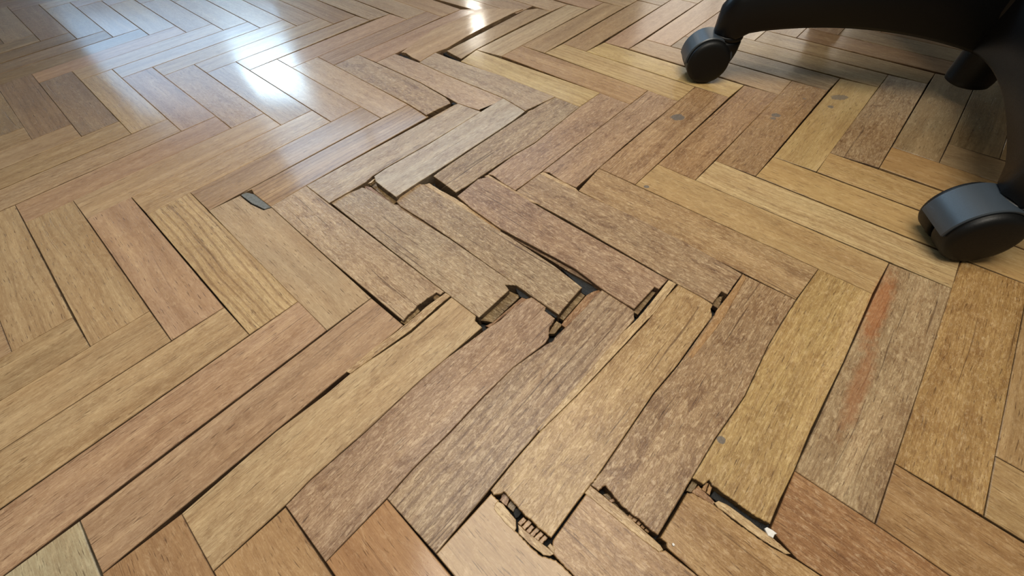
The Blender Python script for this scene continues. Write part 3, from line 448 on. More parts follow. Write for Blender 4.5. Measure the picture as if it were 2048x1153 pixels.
('B',4,1,(176,143,112),0.34,0,[(-3,3501,2),(362,3866,2),(-1398,5636,1),(-1754,5278,1)],0),
('B',4,2,(185,152,120),0.41,0,[(706,3515,2),(1064,3850,2),(-689,5627,3),(-1040,5272,2)],0),
('B',4,3,(178,146,110),1,0,[(1353,3484,22),(1507,3625,22),(1688,3767,22),(1671,3826,22),(1600,3951,20),(1186,4453,14),(-3,5642,-3),(-334,5276,-3),(1070,3822,18),(1257,3603,20)],1),
('B',4,4,(189,156,123),0.7,0,[(2101,3565,1),(2130,3616,1),(2292,3776,1),(2341,3714,1),(2456,3870,1),(1474,4852,1),(660,5558,2),(374,5279,2),(1179,4494,2),(1787,3794,1)],1),
('B',4,5,(178,150,118),0.8,0,[(2752,3460,10),(3215,3788,10),(2437,4541,10),(1597,5260,10),(1355,5499,10),(1109,5162,10),(1606,4649,10),(2456,3852,10)],1),
('B',4,6,(196,166,118),0.26,0.4,[(3528,3487,3),(3884,3835,2),(2058,5516,2),(1800,5122,3)],0),
('B',4,7,(176,138,98),0.41,0.4,[(4243,3472,2),(4589,3821,2),(2847,5571,3),(2486,5215,3)],0),
('B',4,8,(196,164,118),0.18,0.7,[(4925,3469,2),(5287,3837,2),(3551,5538,3),(3210,5238,3)],0),
('B',4,9,(198,166,112),0.4,0,[(5658,3490,3),(5992,3791,3),(4260,5497,2),(3902,5201,2)],0),
('B',4,10,(174,140,104),0.38,0,[(6366,3475,1),(6715,3837,1),(4971,5515,2),(4614,5195,2)],0),
('B',4,11,(143,118,89),0.38,0.4,[(7085,3513,1),(7424,3821,1),(5664,5548,2),(5313,5195,2)],0),
('B',4,12,(163,133,94),0.39,0,[(7803,3506,2),(8140,3832,2),(6371,5556,3),(6018,5206,2)],0),
('B',4,13,(161,130,92),0.36,0.4,[(8513,3517,2),(8810,3792,2),(7084,5562,2),(6728,5205,2)],0),
('B',4,14,(154,117,84),0.38,0,[(9196,3489,2),(9547,3837,2),(7798,5576,2),(7443,5220,2)],0),
('B',4,15,(151,125,94),0.44,0,[(9905,3492,2),(10257,3843,2),(8514,5582,1),(8159,5228,2)],0),
('B',4,16,(157,119,85),0.18,0,[(10615,3497,3),(10967,3849,2),(9222,5580,1),(8870,5229,2)],0),
('B',4,17,(157,127,90),0.18,0.4,[(11324,3500,1),(11676,3852,2),(9917,5568,1),(9569,5220,1)],0),
('B',4,18,(155,118,84),0.24,0,[(12021,3492,2),(12374,3846,3),(10616,5565,3),(10265,5213,3)],0),
('B',4,19,(165,125,89),0.19,0,[(12728,3492,3),(13081,3846,3),(11336,5582,1),(10981,5227,2)],0),
('B',6,-11,(149,123,96),0.2,0.4,[(-9204,7008,2),(-8854,7371,2),(-10599,9113,3),(-10947,8750,3)],0),
('B',6,-10,(145,117,92),0.23,0,[(-8497,7016,2),(-8146,7381,2),(-9900,9126,3),(-10247,8761,3)],0),
('B',6,-9,(147,121,95),0.24,0,[(-7786,7025,2),(-7463,7417,2),(-9218,9160,1),(-9551,8778,1)],0),
('B',6,-8,(154,126,95),0.33,0,[(-7104,7060,2),(-6773,7443,2),(-8531,9194,3),(-8859,8804,3)],0),
('B',6,-7,(146,115,85),0.2,0,[(-6417,7087,1),(-6066,7441,2),(-7832,9212,2),(-8180,8845,2)],0),
('B',6,-6,(154,126,95),0.28,0,[(-5707,7080,1),(-5354,7425,1),(-7121,9212,2),(-7475,8855,2)],0),
('B',6,-5,(169,137,107),0.15,0.4,[(-4994,7057,2),(-4644,7412,2),(-6403,9198,2),(-6760,8847,3)],0),
('B',6,-4,(179,147,111),0.19,0,[(-4286,7047,3),(-3932,7418,2),(-5696,9197,1),(-6049,8841,1)],0),
('B',6,-3,(173,140,110),0.33,0,[(-3574,7060,2),(-3214,7422,3),(-4984,9203,1),(-5339,8837,1)],0),
('B',6,-2,(169,134,99),0.41,0,[(-2855,7060,3),(-2500,7415,3),(-4269,9205,2),(-4626,8842,2)],0),
('B',6,-1,(169,134,99),0.42,0,[(-2142,7056,2),(-1787,7412,2),(-3556,9197,3),(-3911,8843,3)],0),
('B',6,0,(169,137,107),0.16,0.4,[(-1429,7051,1),(-1075,7407,1),(-2843,9189,3),(-3198,8835,2)],0),
('B',6,1,(163,129,96),0.15,0.4,[(-717,7043,2),(-336,7377,3),(-2130,9186,2),(-2487,8833,1)],0),
('B',6,2,(173,142,108),0.38,0.4,[(-14,7104,2),(342,7373,2),(-1411,9174,3),(-1769,8818,3)],0),
('B',6,3,(176,145,114),0.29,0,[(715,7040,2),(1069,7386,2),(-697,9169,2),(-1054,8815,2)],0),
('B',6,4,(173,137,102),0.21,0,[(1396,7056,2),(1759,7378,2),(15,9151,3),(-340,8802,3)],0),
('B',6,5,(179,147,116),0.17,0,[(2235,7125,1),(2526,7308,1),(725,9139,3),(369,8788,2)],0),
('B',6,6,(172,139,109),0.35,0,[(2842,6982,2),(3186,7326,1),(1445,9140,2),(1082,8781,2)],0),
('B',6,7,(190,157,123),0.45,0.4,[(3506,6997,1),(3878,7298,1),(2175,9131,1),(1808,8779,2)],0),
('B',6,8,(181,144,115),0.34,0,[(4242,6976,3),(4591,7282,2),(2881,9102,1),(2532,8763,1)],0),
('B',6,9,(182,150,113),0.4,0,[(4929,6965,3),(5266,7275,3),(3555,9065,1),(3215,8725,2)],0),
('B',6,10,(159,127,94),0.4,0,[(5637,6929,2),(5987,7279,2),(4253,9046,2),(3901,8702,1)],0),
('B',6,11,(188,155,117),0.35,0,[(6341,6930,3),(6693,7284,2),(4955,9031,3),(4604,8682,3)],0),
('B',6,12,(162,129,96),0.29,0,[(7054,6941,2),(7408,7296,2),(5654,9022,3),(5305,8674,3)],0),
('B',6,13,(186,153,115),0.17,0.4,[(7768,6953,2),(8122,7310,2),(6354,9019,2),(6004,8669,2)],0),
('B',6,14,(182,149,113),0.15,0,[(8482,6965,2),(8836,7318,2),(7057,9017,3),(6706,8665,3)],0),
('B',6,15,(177,141,112),0.41,0,[(9194,6967,2),(9547,7320,2),(7773,9031,3),(7417,8673,3)],0),
('B',6,16,(174,142,111),0.2,0.4,[(9905,6969,1),(10256,7321,2),(8492,9051,2),(8138,8695,2)],0),
('B',6,17,(187,154,121),0.4,0,[(10599,6955,2),(10950,7306,3),(9205,9060,2),(8851,8706,2)],0),
('B',6,18,(172,140,109),0.19,0,[(11297,6949,3),(11652,7305,3),(9916,9065,2),(9562,8711,2)],0),
('B',6,19,(173,143,112),0.29,0,[(12015,6966,2),(12370,7322,2),(10626,9069,2),(10274,8715,2)],0),
('B',6,20,(157,125,93),0.4,0,[(12730,6979,2),(13085,7334,2),(11335,9070,2),(10982,8716,2)],0),
('B',6,21,(178,146,111),0.45,0,[(13439,6984,3),(13792,7337,3),(12042,9070,2),(11688,8715,2)],0),
('B',6,22,(177,141,113),0.35,0.4,[(14148,6987,2),(14502,7341,2),(12750,9073,1),(12394,8715,1)],0),
('B',6,23,(174,141,110),0.19,0,[(14854,6987,2),(15205,7339,2),(13457,9076,2),(13104,8721,1)],0),
('B',6,24,(163,130,96),0.29,0,[(15556,6985,1),(15910,7338,1),(14165,9079,2),(13810,8723,3)],0),
('B',8,-14,(138,112,88),0.17,0,[(-12038,10505,2),(-11694,10874,2),(-13441,12619,2),(-13784,12250,3)],0),
('B',8,-13,(156,128,97),0.25,0,[(-11343,10523,2),(-11002,10894,2),(-12746,12636,2),(-13089,12267,2)],0),
('B',8,-12,(136,108,80),0.33,0,[(-10647,10541,2),(-10316,10926,1),(-12050,12654,2),(-12389,12280,3)],0),
('B',8,-11,(142,115,90),0.16,0,[(-9959,10571,3),(-9628,10959,2),(-11362,12684,2),(-11697,12302,2)],0),
('B',8,-10,(156,128,101),0.17,0,[(-9277,10610,2),(-8930,10980,2),(-10682,12725,0),(-11017,12341,1)],0),
('B',8,-9,(141,112,83),0.33,0,[(-8574,10624,2),(-8218,10981,2),(-9973,12734,3),(-10320,12364,3)],0),
('B',8,-8,(144,119,89),0.2,0,[(-7861,10623,1),(-7501,10973,2),(-9266,12742,2),(-9623,12385,2)],0),
('B',8,-7,(186,153,116),0.19,0,[(-7141,10610,2),(-6783,10963,3),(-8547,12732,2),(-8908,12383,2)],0),
('B',8,-6,(172,137,109),0.28,0,[(-6430,10610,2),(-6075,10972,2),(-7831,12727,3),(-8189,12374,3)],0),
('B',8,-5,(181,144,115),0.38,0,[(-5717,10612,3),(-5363,10977,3),(-7122,12735,2),(-7475,12372,3)],0),
('B',8,-4,(164,130,96),0.33,0.4,[(-5008,10622,2),(-4652,10976,2),(-6409,12736,3),(-6764,12376,3)],0),
('B',8,-3,(168,134,107),0.29,0.4,[(-4293,10611,3),(-3938,10961,3),(-5696,12734,3),(-6053,12381,3)],0),
('B',8,-2,(159,127,94),0.44,0,[(-3583,10606,2),(-3228,10961,2),(-4985,12726,3),(-5340,12376,3)],0),
('B',8,-1,(167,132,98),0.29,0,[(-2869,10599,2),(-2511,10952,2),(-4272,12717,3),(-4627,12364,4)],0),
('B',8,0,(171,136,101),0.37,0,[(-2150,10586,3),(-1790,10937,3),(-3562,12719,2),(-3918,12365,2)],0),
('B',8,1,(187,154,116),0.17,0,[(-1432,10579,2),(-1073,10929,2),(-2844,12708,2),(-3204,12360,2)],0),
('B',8,2,(174,143,113),0.24,0,[(-718,10571,1),(-362,10918,2),(-2126,12703,1),(-2488,12356,1)],0),
('B',8,3,(172,137,109),0.43,0,[(-7,10558,1),(349,10908,2),(-1408,12688,2),(-1767,12341,1)],0),
('B',8,4,(173,138,110),0.34,0,[(706,10545,3),(1067,10902,2),(-695,12678,1),(-1051,12329,1)],0),
('B',8,5,(185,152,115),0.32,0,[(1429,10545,2),(1795,10896,2),(16,12666,1),(-340,12316,1)],0),
('B',8,6,(178,147,116),0.33,0.4,[(2158,10534,1),(2517,10873,2),(731,12663,1),(372,12312,1)],0),
('B',8,7,(178,144,113),0.22,0,[(2865,10497,2),(3204,10829,2),(1455,12650,3),(1092,12300,3)],0),
('B',8,8,(166,135,105),0.15,0,[(3539,10461,1),(3882,10801,2),(2180,12633,2),(1818,12293,2)],0),
('B',8,9,(172,137,109),0.19,0.4,[(4231,10436,2),(4582,10782,2),(2887,12601,1),(2539,12269,1)],0),
('B',8,10,(185,152,120),0.42,0,[(4933,10418,4),(5284,10767,3),(3566,12559,2),(3228,12222,2)],0),
('B',8,11,(185,152,115),0.37,0.4,[(5634,10416,2),(5983,10765,2),(4255,12540,1),(3907,12196,1)],0),
('B',8,12,(161,128,95),0.23,0,[(6332,10409,2),(6683,10761,1),(4957,12522,2),(4604,12173,2)],0),
('B',8,13,(184,152,115),0.22,0,[(7034,10407,2),(7387,10760,2),(5656,12505,3),(5306,12157,3)],0),
('B',8,14,(170,138,108),0.21,0,[(7743,10411,2),(8100,10768,3),(6355,12498,3),(6006,12151,2)],0),
('B',8,15,(183,150,118),0.27,0,[(8466,10436,1),(8822,10793,1),(7056,12498,2),(6705,12149,1)],0),
('B',8,16,(186,153,116),0.26,0,[(9178,10444,2),(9533,10800,2),(7800,12576,0),(7409,12150,1)],0),
('B',8,17,(180,148,112),0.16,0,[(9892,10456,1),(10247,10812,1),(8507,12576,2),(8118,12152,2)],0),
('B',8,18,(176,145,114),0.43,0,[(10598,10454,3),(10950,10806,3),(9214,12576,3),(8860,12223,3)],0),
('B',8,19,(190,156,123),0.23,0,[(11310,10462,2),(11664,10816,1),(9921,12576,1),(9568,12223,1)],0),
('B',8,20,(167,133,106),0.26,0,[(12021,10467,1),(12376,10822,1),(10628,12576,2),(10275,12223,2)],0),
('B',8,21,(184,152,119),0.43,0,[(12725,10463,2),(13077,10815,3),(11335,12576,2),(10982,12223,1)],0),
('B',8,22,(184,146,117),0.35,0,[(13438,10470,1),(13792,10825,1),(12042,12576,2),(11689,12223,2)],0),
('B',8,23,(161,128,95),0.16,0,[(14139,10465,3),(14494,10820,2),(12750,12576,1),(12396,12223,1)],0),
('B',8,24,(171,136,109),0.3,0,[(14849,10470,2),(15203,10830,3),(13457,12576,1),(13103,12223,1)],0),
('B',8,25,(184,151,114),0.43,0,[(15559,10473,2),(15910,10830,2),(14164,12576,3),(13810,12223,3)],0),
('B',8,26,(175,139,111),0.26,0,[(16263,10477,2),(16617,10830,2),(14871,12576,1),(14517,12223,1)],0),
('B',8,27,(187,154,116),0.42,0,[(16971,10477,2),(17324,10830,2),(15578,12576,2),(15224,12223,2)],0),
('B',8,28,(172,141,107),0.34,0,[(17678,10477,2),(18031,10830,2),(16285,12576,3),(15932,12223,3)],0),
]
EXTRAS = [
('tongue',49,'olive',4,'B',[(719,2142,-50),(866,2185,-50),(1156,1806,-50),(1084,1716,-50)],''),
('split_face',165,'raw',8,'B',[(704,2049,-12),(794,2012,-12),(1112,1671,-12),(1199,1504,-12),(1293,1414,-12),(1218,1437,-12),(981,1657,-12),(772,1887,-12)],'fresh orange-brown split along the plank edge'),
('splinter',49,'light',1.5,'A',[(751,2056,8),(800,2127,8),(839,2152,8),(792,2062,8)],''),
('side_lip',166,'dark',4,'B',[(1101,1691,-22),(1178,1667,-22),(1500,1366,-22),(1805,1058,-22),(1763,1047,-22),(1524,1270,-22),(1128,1604,-22)],''),
('splinter',165,'light',5,'B',[(1248,1489,-3),(1308,1452,-3),(1618,1129,-3),(2096,637,-3),(2335,393,-3),(2287,391,-3),(1787,899,-3),(1418,1284,-3)],'pale splinter ridge along the plank edge'),
('splinter',167,'light',6,'B',[(1436,1977,3),(1495,1999,3),(1634,1857,3),(1827,1688,3),(2341,1134,3),(2303,1122,3),(1935,1444,3),(1736,1671,3)],'pale splinter lifting along the plank edge'),
('splinter',167,'light',6,'B',[(2154,2061,6),(2203,2085,6),(2527,1740,6),(2776,1493,6),(2695,1534,6),(2452,1738,6)],''),
('splinter',168,'light',6,'B',[(2823,2044,4),(2874,2077,4),(3216,1728,4),(3241,1664,4),(3146,1726,4)],''),
('splinter',24,'light',7,'A',[(1763,341,8),(1817,302,8),(1705,196,8),(1572,53,8),(1461,-59,8),(1230,-251,8),(1006,-435,8),(969,-415,8),(1122,-248,8),(1357,-46,8),(1401,2,8),(1438,31,8),(1584,189,8)],'long pale splinter split from the plank edge'),
('tongue',164,'olive',5,'B',[(1354,75,-35),(1403,137,-35),(1488,231,-35),(1529,183,-35),(1413,38,-35)],''),
('tongue',164,'olive',4,'B',[(1641,343,-30),(1688,363,-30),(1729,324,-30),(1674,270,-30),(1644,308,-30)],''),
('tongue',165,'olive',4,'B',[(2341,373,-50),(2476,291,-50),(2202,14,-50),(2065,52,-50)],''),
('groove_lip',25,'raw',4,'A',[(2484,258,-30),(2583,256,-30),(2416,150,-30),(2170,-54,-30),(2134,-30,-30),(2203,2,-30)],'orange-brown exposed groove lip'),
('bitumen_lump',-1,'tar',6,'A',[(2430,396,-25),(2476,362,-25),(2574,259,-25),(2525,234,-25),(2470,262,-25),(2445,317,-25)],''),
('tongue',166,'olive',4,'B',[(3051,328,-50),(3091,254,-50),(2843,-13,-50),(2789,29,-50)],''),
('groove_lip',26,'raw',4,'A',[(3090,231,-26),(3163,272,-26),(3267,299,-26),(3083,106,-26),(2847,-107,-26),(2815,-74,-26),(2843,-33,-26)],'orange-brown exposed groove lip'),
('bitumen_lump',-1,'tar',7,'B',[(3031,526,-40),(3097,476,-40),(3263,292,-40),(3201,238,-40),(3105,228,-40),(3051,279,-40),(3012,402,-40),(2892,602,-40)],''),
('tongue',25,'olive',4,'A',[(2778,-20,-40),(2826,-66,-40),(2744,-153,-40),(2687,-149,-40)],''),
('bitumen_lump',-1,'tar',8,'B',[(2701,123,-15),(2729,126,-15),(2801,38,-15),(2778,-4,-15),(2728,33,-15),(2686,69,-15)],''),
('side_lip',167,'dark',8,'B',[(2304,1200,-15),(2619,936,-15),(2856,736,-15),(3036,575,-15),(3255,315,-15),(3210,307,-15),(2977,510,-15),(2800,687,-15),(2564,899,-15),(2354,1098,-15)],''),
('tongue',167,'olive',5,'B',[(3682,246,-40),(3747,223,-40),(3520,-12,-40),(3472,35,-40)],''),
('splinter',27,'light',7,'A',[(3885,324,8),(3941,272,8),(3827,153,8),(3676,-13,8),(3544,-124,8),(3276,-367,8),(2873,-729,8),(2533,-1012,8),(2508,-995,8),(2848,-681,8),(3304,-233,8),(3499,-74,8),(3644,72,8)],'long raised pale splinter along the plank edge'),
('tongue',168,'olive',5,'B',[(4269,115,-35),(4349,131,-35),(4253,-7,-35),(4215,40,-35)],''),
('splinter',28,'wood',7,'A',[(4600,338,8),(4609,289,8),(4491,157,8),(4277,-91,8),(4125,-245,8),(3651,-674,8),(3609,-679,8),(4139,-144,8),(4202,-53,8),(4362,99,8)],''),
('broken_block',27,'wood',6,'A',[(2329,-1593,-29),(2351,-1614,-29),(2391,-1580,-29),(2371,-1560,-29)],''),
('broken_block',27,'wood',6,'A',[(2353,-1616,-35),(2376,-1637,-35),(2425,-1597,-35),(2404,-1577,-35)],''),
('broken_block',27,'wood',6,'A',[(2380,-1641,-33),(2400,-1660,-33),(2441,-1626,-33),(2423,-1608,-33)],''),
('broken_block',27,'wood',6,'A',[(2404,-1664,-30),(2424,-1682,-30),(2476,-1640,-30),(2458,-1623,-30)],''),
('broken_block',27,'wood',6,'A',[(2428,-1687,-26),(2450,-1707,-26),(2498,-1668,-26),(2478,-1649,-26)],''),
('broken_block',27,'wood',6,'A',[(2453,-1709,-35),(2473,-1728,-35),(2522,-1689,-35),(2504,-1671,-35)],''),
('broken_block',27,'raw',6,'A',[(2212,-1451,-25),(2242,-1402,-25),(2289,-1437,-25),(2262,-1490,-25)],''),
('broken_block',27,'olive',5,'A',[(2261,-1487,-50),(2294,-1445,-50),(2334,-1485,-50),(2304,-1526,-50)],''),
('bitumen_lump',-1,'tar',5,'A',[(2304,-1534,-30),(2319,-1505,-30),(2353,-1507,-30),(2359,-1532,-30),(2336,-1560,-30),(2316,-1565,-30)],''),
('splinter',145,'light',5,'B',[(2200,-1461,4),(2240,-1481,4),(2320,-1578,4),(2320,-1627,4),(2305,-1649,4),(2236,-1582,4),(2175,-1508,4),(2179,-1484,4)],'loose pale chip beside the hole'),
('splinter',145,'light',5,'B',[(2331,-1605,6),(2409,-1666,6),(2541,-1767,6),(2552,-1783,6),(2523,-1792,6),(2482,-1785,6),(2398,-1721,6),(2331,-1656,6)],'loose pale splinter beside the hole'),
('splinter',146,'light',4,'B',[(2513,-1738,3),(2533,-1723,3),(2562,-1757,3),(2546,-1783,3)],''),
('broken_block',28,'wood',6,'A',[(3067,-1598,-29),(3087,-1617,-29),(3128,-1582,-29),(3109,-1565,-29)],''),
('broken_block',28,'wood',6,'A',[(3088,-1619,-27),(3109,-1637,-27),(3151,-1601,-27),(3133,-1584,-27)],''),
('broken_block',28,'wood',6,'A',[(3113,-1641,-30),(3132,-1657,-30),(3178,-1619,-30),(3161,-1603,-30)],''),
('broken_block',28,'wood',6,'A',[(3137,-1661,-35),(3156,-1678,-35),(3195,-1646,-35),(3177,-1630,-35)],''),
('broken_block',28,'wood',6,'A',[(3159,-1681,-35),(3180,-1700,-35),(3210,-1674,-35),(3192,-1657,-35)],''),
('tongue',28,'olive',4,'B',[(2935,-1449,-70),(2997,-1437,-70),(3131,-1584,-70),(3057,-1609,-70)],''),
('broken_block',28,'raw',4,'A',[(2959,-1491,-30),(2994,-1484,-30),(3004,-1503,-30),(2971,-1513,-30)],''),
('splinter',146,'light',6,'B',[(2798,-1444,5),(2846,-1400,5),(2920,-1467,5),(3075,-1613,5),(3230,-1773,5),(3241,-1800,5),(3213,-1809,5),(3113,-1728,5),(2991,-1620,5),(2877,-1519,5)],'long pale splinter along the hole'),
('broken_block',29,'olive',5,'A',[(3506,-1466,-40),(3570,-1397,-40),(3605,-1418,-40),(3548,-1485,-40)],''),
('split_face',147,'raw',6,'B',[(3530,-1480,-22),(3592,-1440,-22),(3657,-1531,-22),(3679,-1563,-22),(3651,-1567,-22)],'orange-brown split beside the hole'),
('broken_block',29,'wood',6,'A',[(3601,-1467,-15),(3646,-1426,-15),(3664,-1433,-15),(3625,-1487,-15)],''),
('broken_block',29,'wood',6,'A',[(3628,-1490,-16),(3667,-1436,-16),(3685,-1453,-16),(3646,-1507,-16)],''),
('tongue',29,'tar',4,'B',[(3660,-1511,-50),(3719,-1462,-50),(3841,-1577,-50),(3991,-1700,-50),(3942,-1737,-50),(3864,-1687,-50),(3765,-1600,-50)],''),
('splinter',147,'light',6,'B',[(3653,-1556,2),(3687,-1546,2),(3729,-1569,2),(3793,-1626,2),(3858,-1687,2),(3916,-1741,2),(3982,-1810,2),(4025,-1865,2),(3989,-1863,2),(3924,-1817,2),(3846,-1753,2),(3776,-1688,2),(3716,-1630,2),(3668,-1589,2)],'ragged pale splinter along the hole'),
('splinter',47,'light',5,'A',[(1409,3429,5),(1716,3726,5),(1787,3787,5),(1547,3491,5),(1454,3398,5)],''),
('tongue',189,'tar',6,'B',[(1687,3831,-20),(1729,3897,-20),(1827,3828,-20),(1777,3764,-20)],''),
('splinter',191,'light',5,'B',[(1147,5162,-8),(1205,5172,-8),(1639,4733,-8),(1706,4641,-8),(1643,4633,-8),(1373,4886,-8)],''),
('splinter',78,'light',5,'A',[(1547,5583,-4),(1597,5635,-4),(2130,6155,-4),(2810,6901,-4),(2746,6789,-4),(2130,6112,-4)],''),
('splinter',50,'light',5,'A',[(2761,3394,2),(2794,3456,2),(2974,3568,2),(3196,3749,2),(3088,3623,2),(2893,3457,2)],''),
('tongue',77,'tar',4,'A',[(639,5640,-40),(718,5707,-40),(1101,5332,-40),(1059,5228,-40)],''),
('tongue',78,'tar',4,'A',[(1425,5628,-40),(1554,5669,-40),(1824,5307,-40),(1767,5223,-40)],''),
('filler_patch',-1,'grey',6,'B',[(-765,2014,-10),(-735,2066,-10),(-589,2007,-10),(-446,1894,-10),(-322,1761,-10),(-395,1733,-10),(-586,1855,-10)],'grey filler in a missing plank corner'),
]
CHIP = [(3917, -1722, 10), (3936, -1715, 10), (3964, -1733, 10), (3984, -1754, 10), (3966, -1758, 10), (3948, -1776, 10), (3923, -1761, 10)]
SPECK = [(3303, -1769, 0), (3313, -1767, 0), (3319, -1778, 0), (3310, -1785, 0), (3303, -1779, 0)]

# ------------------------------------------------------------------ floor and its planks
U = 1e-4
floor_bm = bmesh.new(); box(floor_bm, -4.7, 5.0, -2.2, 4.75, -0.06, -0.0125)
floor = bm_obj('floor', floor_bm, TAR); tag(floor, kind='structure')
plank_obs = []
have = set()
for band, m_, k_, tone, wear, fig, W, damaged in PLANKS:
    have.add((band, m_, k_))
    P = [Vector(v) * U for v in W]
    if damaged: P = ragged(P, 0.013, 0.0011, 0.00030, k_ * 7 + m_)
    o, c = slab('plank', P, 0.012, band, tone, wear, fig, WOOD, floor, gap=0.0001 if damaged else random.choice((0.00012, 0.0002, 0.0003)), bottom=-0.0124,
                band=0.0004 if damaged else random.uniform(0.0006, 0.0014))
    plank_obs.append((o, c))
MATS = {'olive': (WOOD, (120, 98, 66), 0.8), 'raw': (WOOD, (148, 108, 74), 0.8), 'light': (WOOD, (196, 164, 122), 0.9), 'dark': (WOOD, (108, 86, 70), 0.7),
        'wood': (WOOD, (172, 132, 90), 0.6), 'tar': (TAR, (40, 40, 40), 0), 'grey': (FILL, (110, 110, 104), 0)}
for name, par, mt, th, grain, W, lab in EXTRAS:
    m, tone, wr = MATS[mt]
    po, pc = plank_obs[par] if par >= 0 else (floor, Vector((0, 0, 0)))
    o, c = slab(name, ragged([Vector(v) * U for v in W], 0.03, 0.0022 if mt == 'light' else 0.0015, 0.00022, len(W) + th * 3), th / 1000.0, grain, tone, wr, 0.0, m, po, gap=0.0, bevel=0.0003, band=0.0003, side_dark=0.9, ploc=pc)
    if lab: o['label'] = lab

# the herringbone goes on across the room: those planks beyond the picture are one joined part
def lattice(pa, pb, qa, qb, N=4.945389, W=0.05):
    p = pa + pb * N; q = qa + qb * N; s = math.sqrt(.5) * W
    return Vector(((p + q) * s, (p - q) * s, 0.0))
verts, faces, tones, miscs, uvs = [], [], [], [], []
pal = [(176, 140, 112), (180, 148, 112), (170, 138, 108), (182, 150, 118), (166, 132, 98)]
for m_ in range(-14, 8):
    for k in range(-170, 190):
        for band in 'BA':
            key = (band, 2 - 2 * m_ if band == 'B' else 1 - 2 * m_, k)
            if key in have: continue
            Pa, Pb, Qa, Qb = m_, -m_, m_, m_
            if band == 'B': L4 = [(Pa + k, Pb, Qa + k, Qb), (Pa + k + 1, Pb, Qa + k, Qb), (Pa + k + 1, Pb, Qa + k, Qb - 1), (Pa + k, Pb, Qa + k, Qb - 1)]
            else: L4 = [(Pa + k + 1, Pb, Qa + k, Qb), (Pa + k + 1, Pb, Qa + k + 1, Qb), (Pa + k + 1, Pb - 1, Qa + k + 1, Qb), (Pa + k + 1, Pb - 1, Qa + k, Qb)]
            P = [lattice(*v) for v in L4]
            c = sum(P, Vector()) / 4
            if not (-4.5 < c.x < 4.8 and -2.0 < c.y < 4.45): continue
            if sum(P[i - 1].x * P[i].y - P[i].x * P[i - 1].y for i in range(4)) < 0: P.reverse()
            d = A_DIR if band == 'A' else B_DIR; e = Vector((-d.y, d.x)); off = (random.uniform(-50, 50), random.uniform(-50, 50))
            z = random.uniform(-.0001, .0003); R1 = offset_poly(P, 0.0003); R2 = offset_poly(P, 0.0009)
            b0 = len(verts); tn = lin([v * random.uniform(.95, 1.05) for v in random.choice(pal)]); wr = random.uniform(.15, .45)
            for ring, zz, rv in ((R1, -0.0115, 1.0), (R1, z - 0.0005, 0.9), (R2, z, 0.0)):
                for v in ring:
                    verts.append((v.x, v.y, zz)); tones.append((*tn, 1)); miscs.append((wr, 0.0, rv, 1))
                    l = v.xy - c.xy; uvs.append((l.dot(d) + off[0], l.dot(e) + off[1]))
            for kk in range(2):
                for i in range(4):
                    j = (i + 1) % 4; faces.append((b0 + kk * 4 + i, b0 + kk * 4 + j, b0 + kk * 4 + 4 + j, b0 + kk * 4 + 4 + i))
            faces.append(tuple(b0 + 8 + i for i in range(4)))
me = bpy.data.meshes.new('parquet_beyond'); me.from_pydata(verts, [], faces); me.materials.append(WOOD)
uvl = me.uv_layers.new(name='grain')
for lp in me.loops: uvl.data[lp.index].uv = uvs[lp.vertex_index]
t = me.attributes.new('tone', 'FLOAT_COLOR', 'POINT'); q = me.attributes.new('misc', 'FLOAT_COLOR', 'POINT')
for i in range(len(verts)): t.data[i].color = tones[i]; q.data[i].color = miscs[i]
o = bpy.data.objects.new('plank', me); link(o, floor); o['kind'] = 'stuff'

# ------------------------------------------------------------------ far wall with its windows, side walls
WY0, WY1 = 4.60, 4.84
def wall_with(name, holes, x0, x1, z1):
    bm = bmesh.new(); xs = sorted({x0, x1} | {h[0] for h in holes} | {h[1] for h in holes})
    for a, b in zip(xs, xs[1:]):
        hs = sorted([h for h in holes if h[0] <= a and h[1] >= b], key=lambda h: h[2]); z = 0.0
        for h in hs:
            box(bm, a, b, WY0, WY1, z, h[2]); z = h[3]
        box(bm, a, b, WY0, WY1, z, z1)
    return tag(bm_obj(name, bm, PLASTER), kind='structure')
wall_with('wall_far', [(-4.15, -1.89, 1.12, 2.24), (-0.08, 0.16, 1.19, 1.61), (-2.75, 1.15, 2.36, 3.75), (1.75, 4.25, 0.92, 2.00)], -4.7, 5.0, 4.0)
def window(nm, x0, x1, z0, z1, n):
    bm = bmesh.new(); f = 0.05
    box(bm, x0, x1, 4.62, 4.67, z0, z0 + f); box(bm, x0, x1, 4.62, 4.67, z1 - f, z1)
    box(bm, x0, x0 + f, 4.62, 4.67, z0 + f, z1 - f); box(bm, x1 - f, x1, 4.62, 4.67, z0 + f, z1 - f)
    w = tag(bm_obj(nm, bm, PAINT), kind='structure')
    for i in range(1, n):
        x = x0 + (x1 - x0) * i / n
        b = bmesh.new(); box(b, x - 0.025, x + 0.025, 4.625, 4.665, z0 + f, z1 - f); bm_obj('mullion', b, PAINT, w)
    return w
window('window_1', -4.15, -1.89, 1.12, 2.24, 1)
window('window_2', -2.75, 1.15, 2.36, 3.75, 3)
window('window_4', 1.75, 4.25, 0.92, 2.00, 3)
window('window_3', -0.08, 0.16, 1.19, 1.61, 1)
for nm, x0, x1 in (('wall_left', -4.9, -4.7), ('wall_right', 5.0, 5.2)):
    bm = bmesh.new(); box(bm, x0, x1, -2.2, 4.84, 0.0, 4.0); tag(bm_obj(nm, bm, PLASTER), kind='structure')

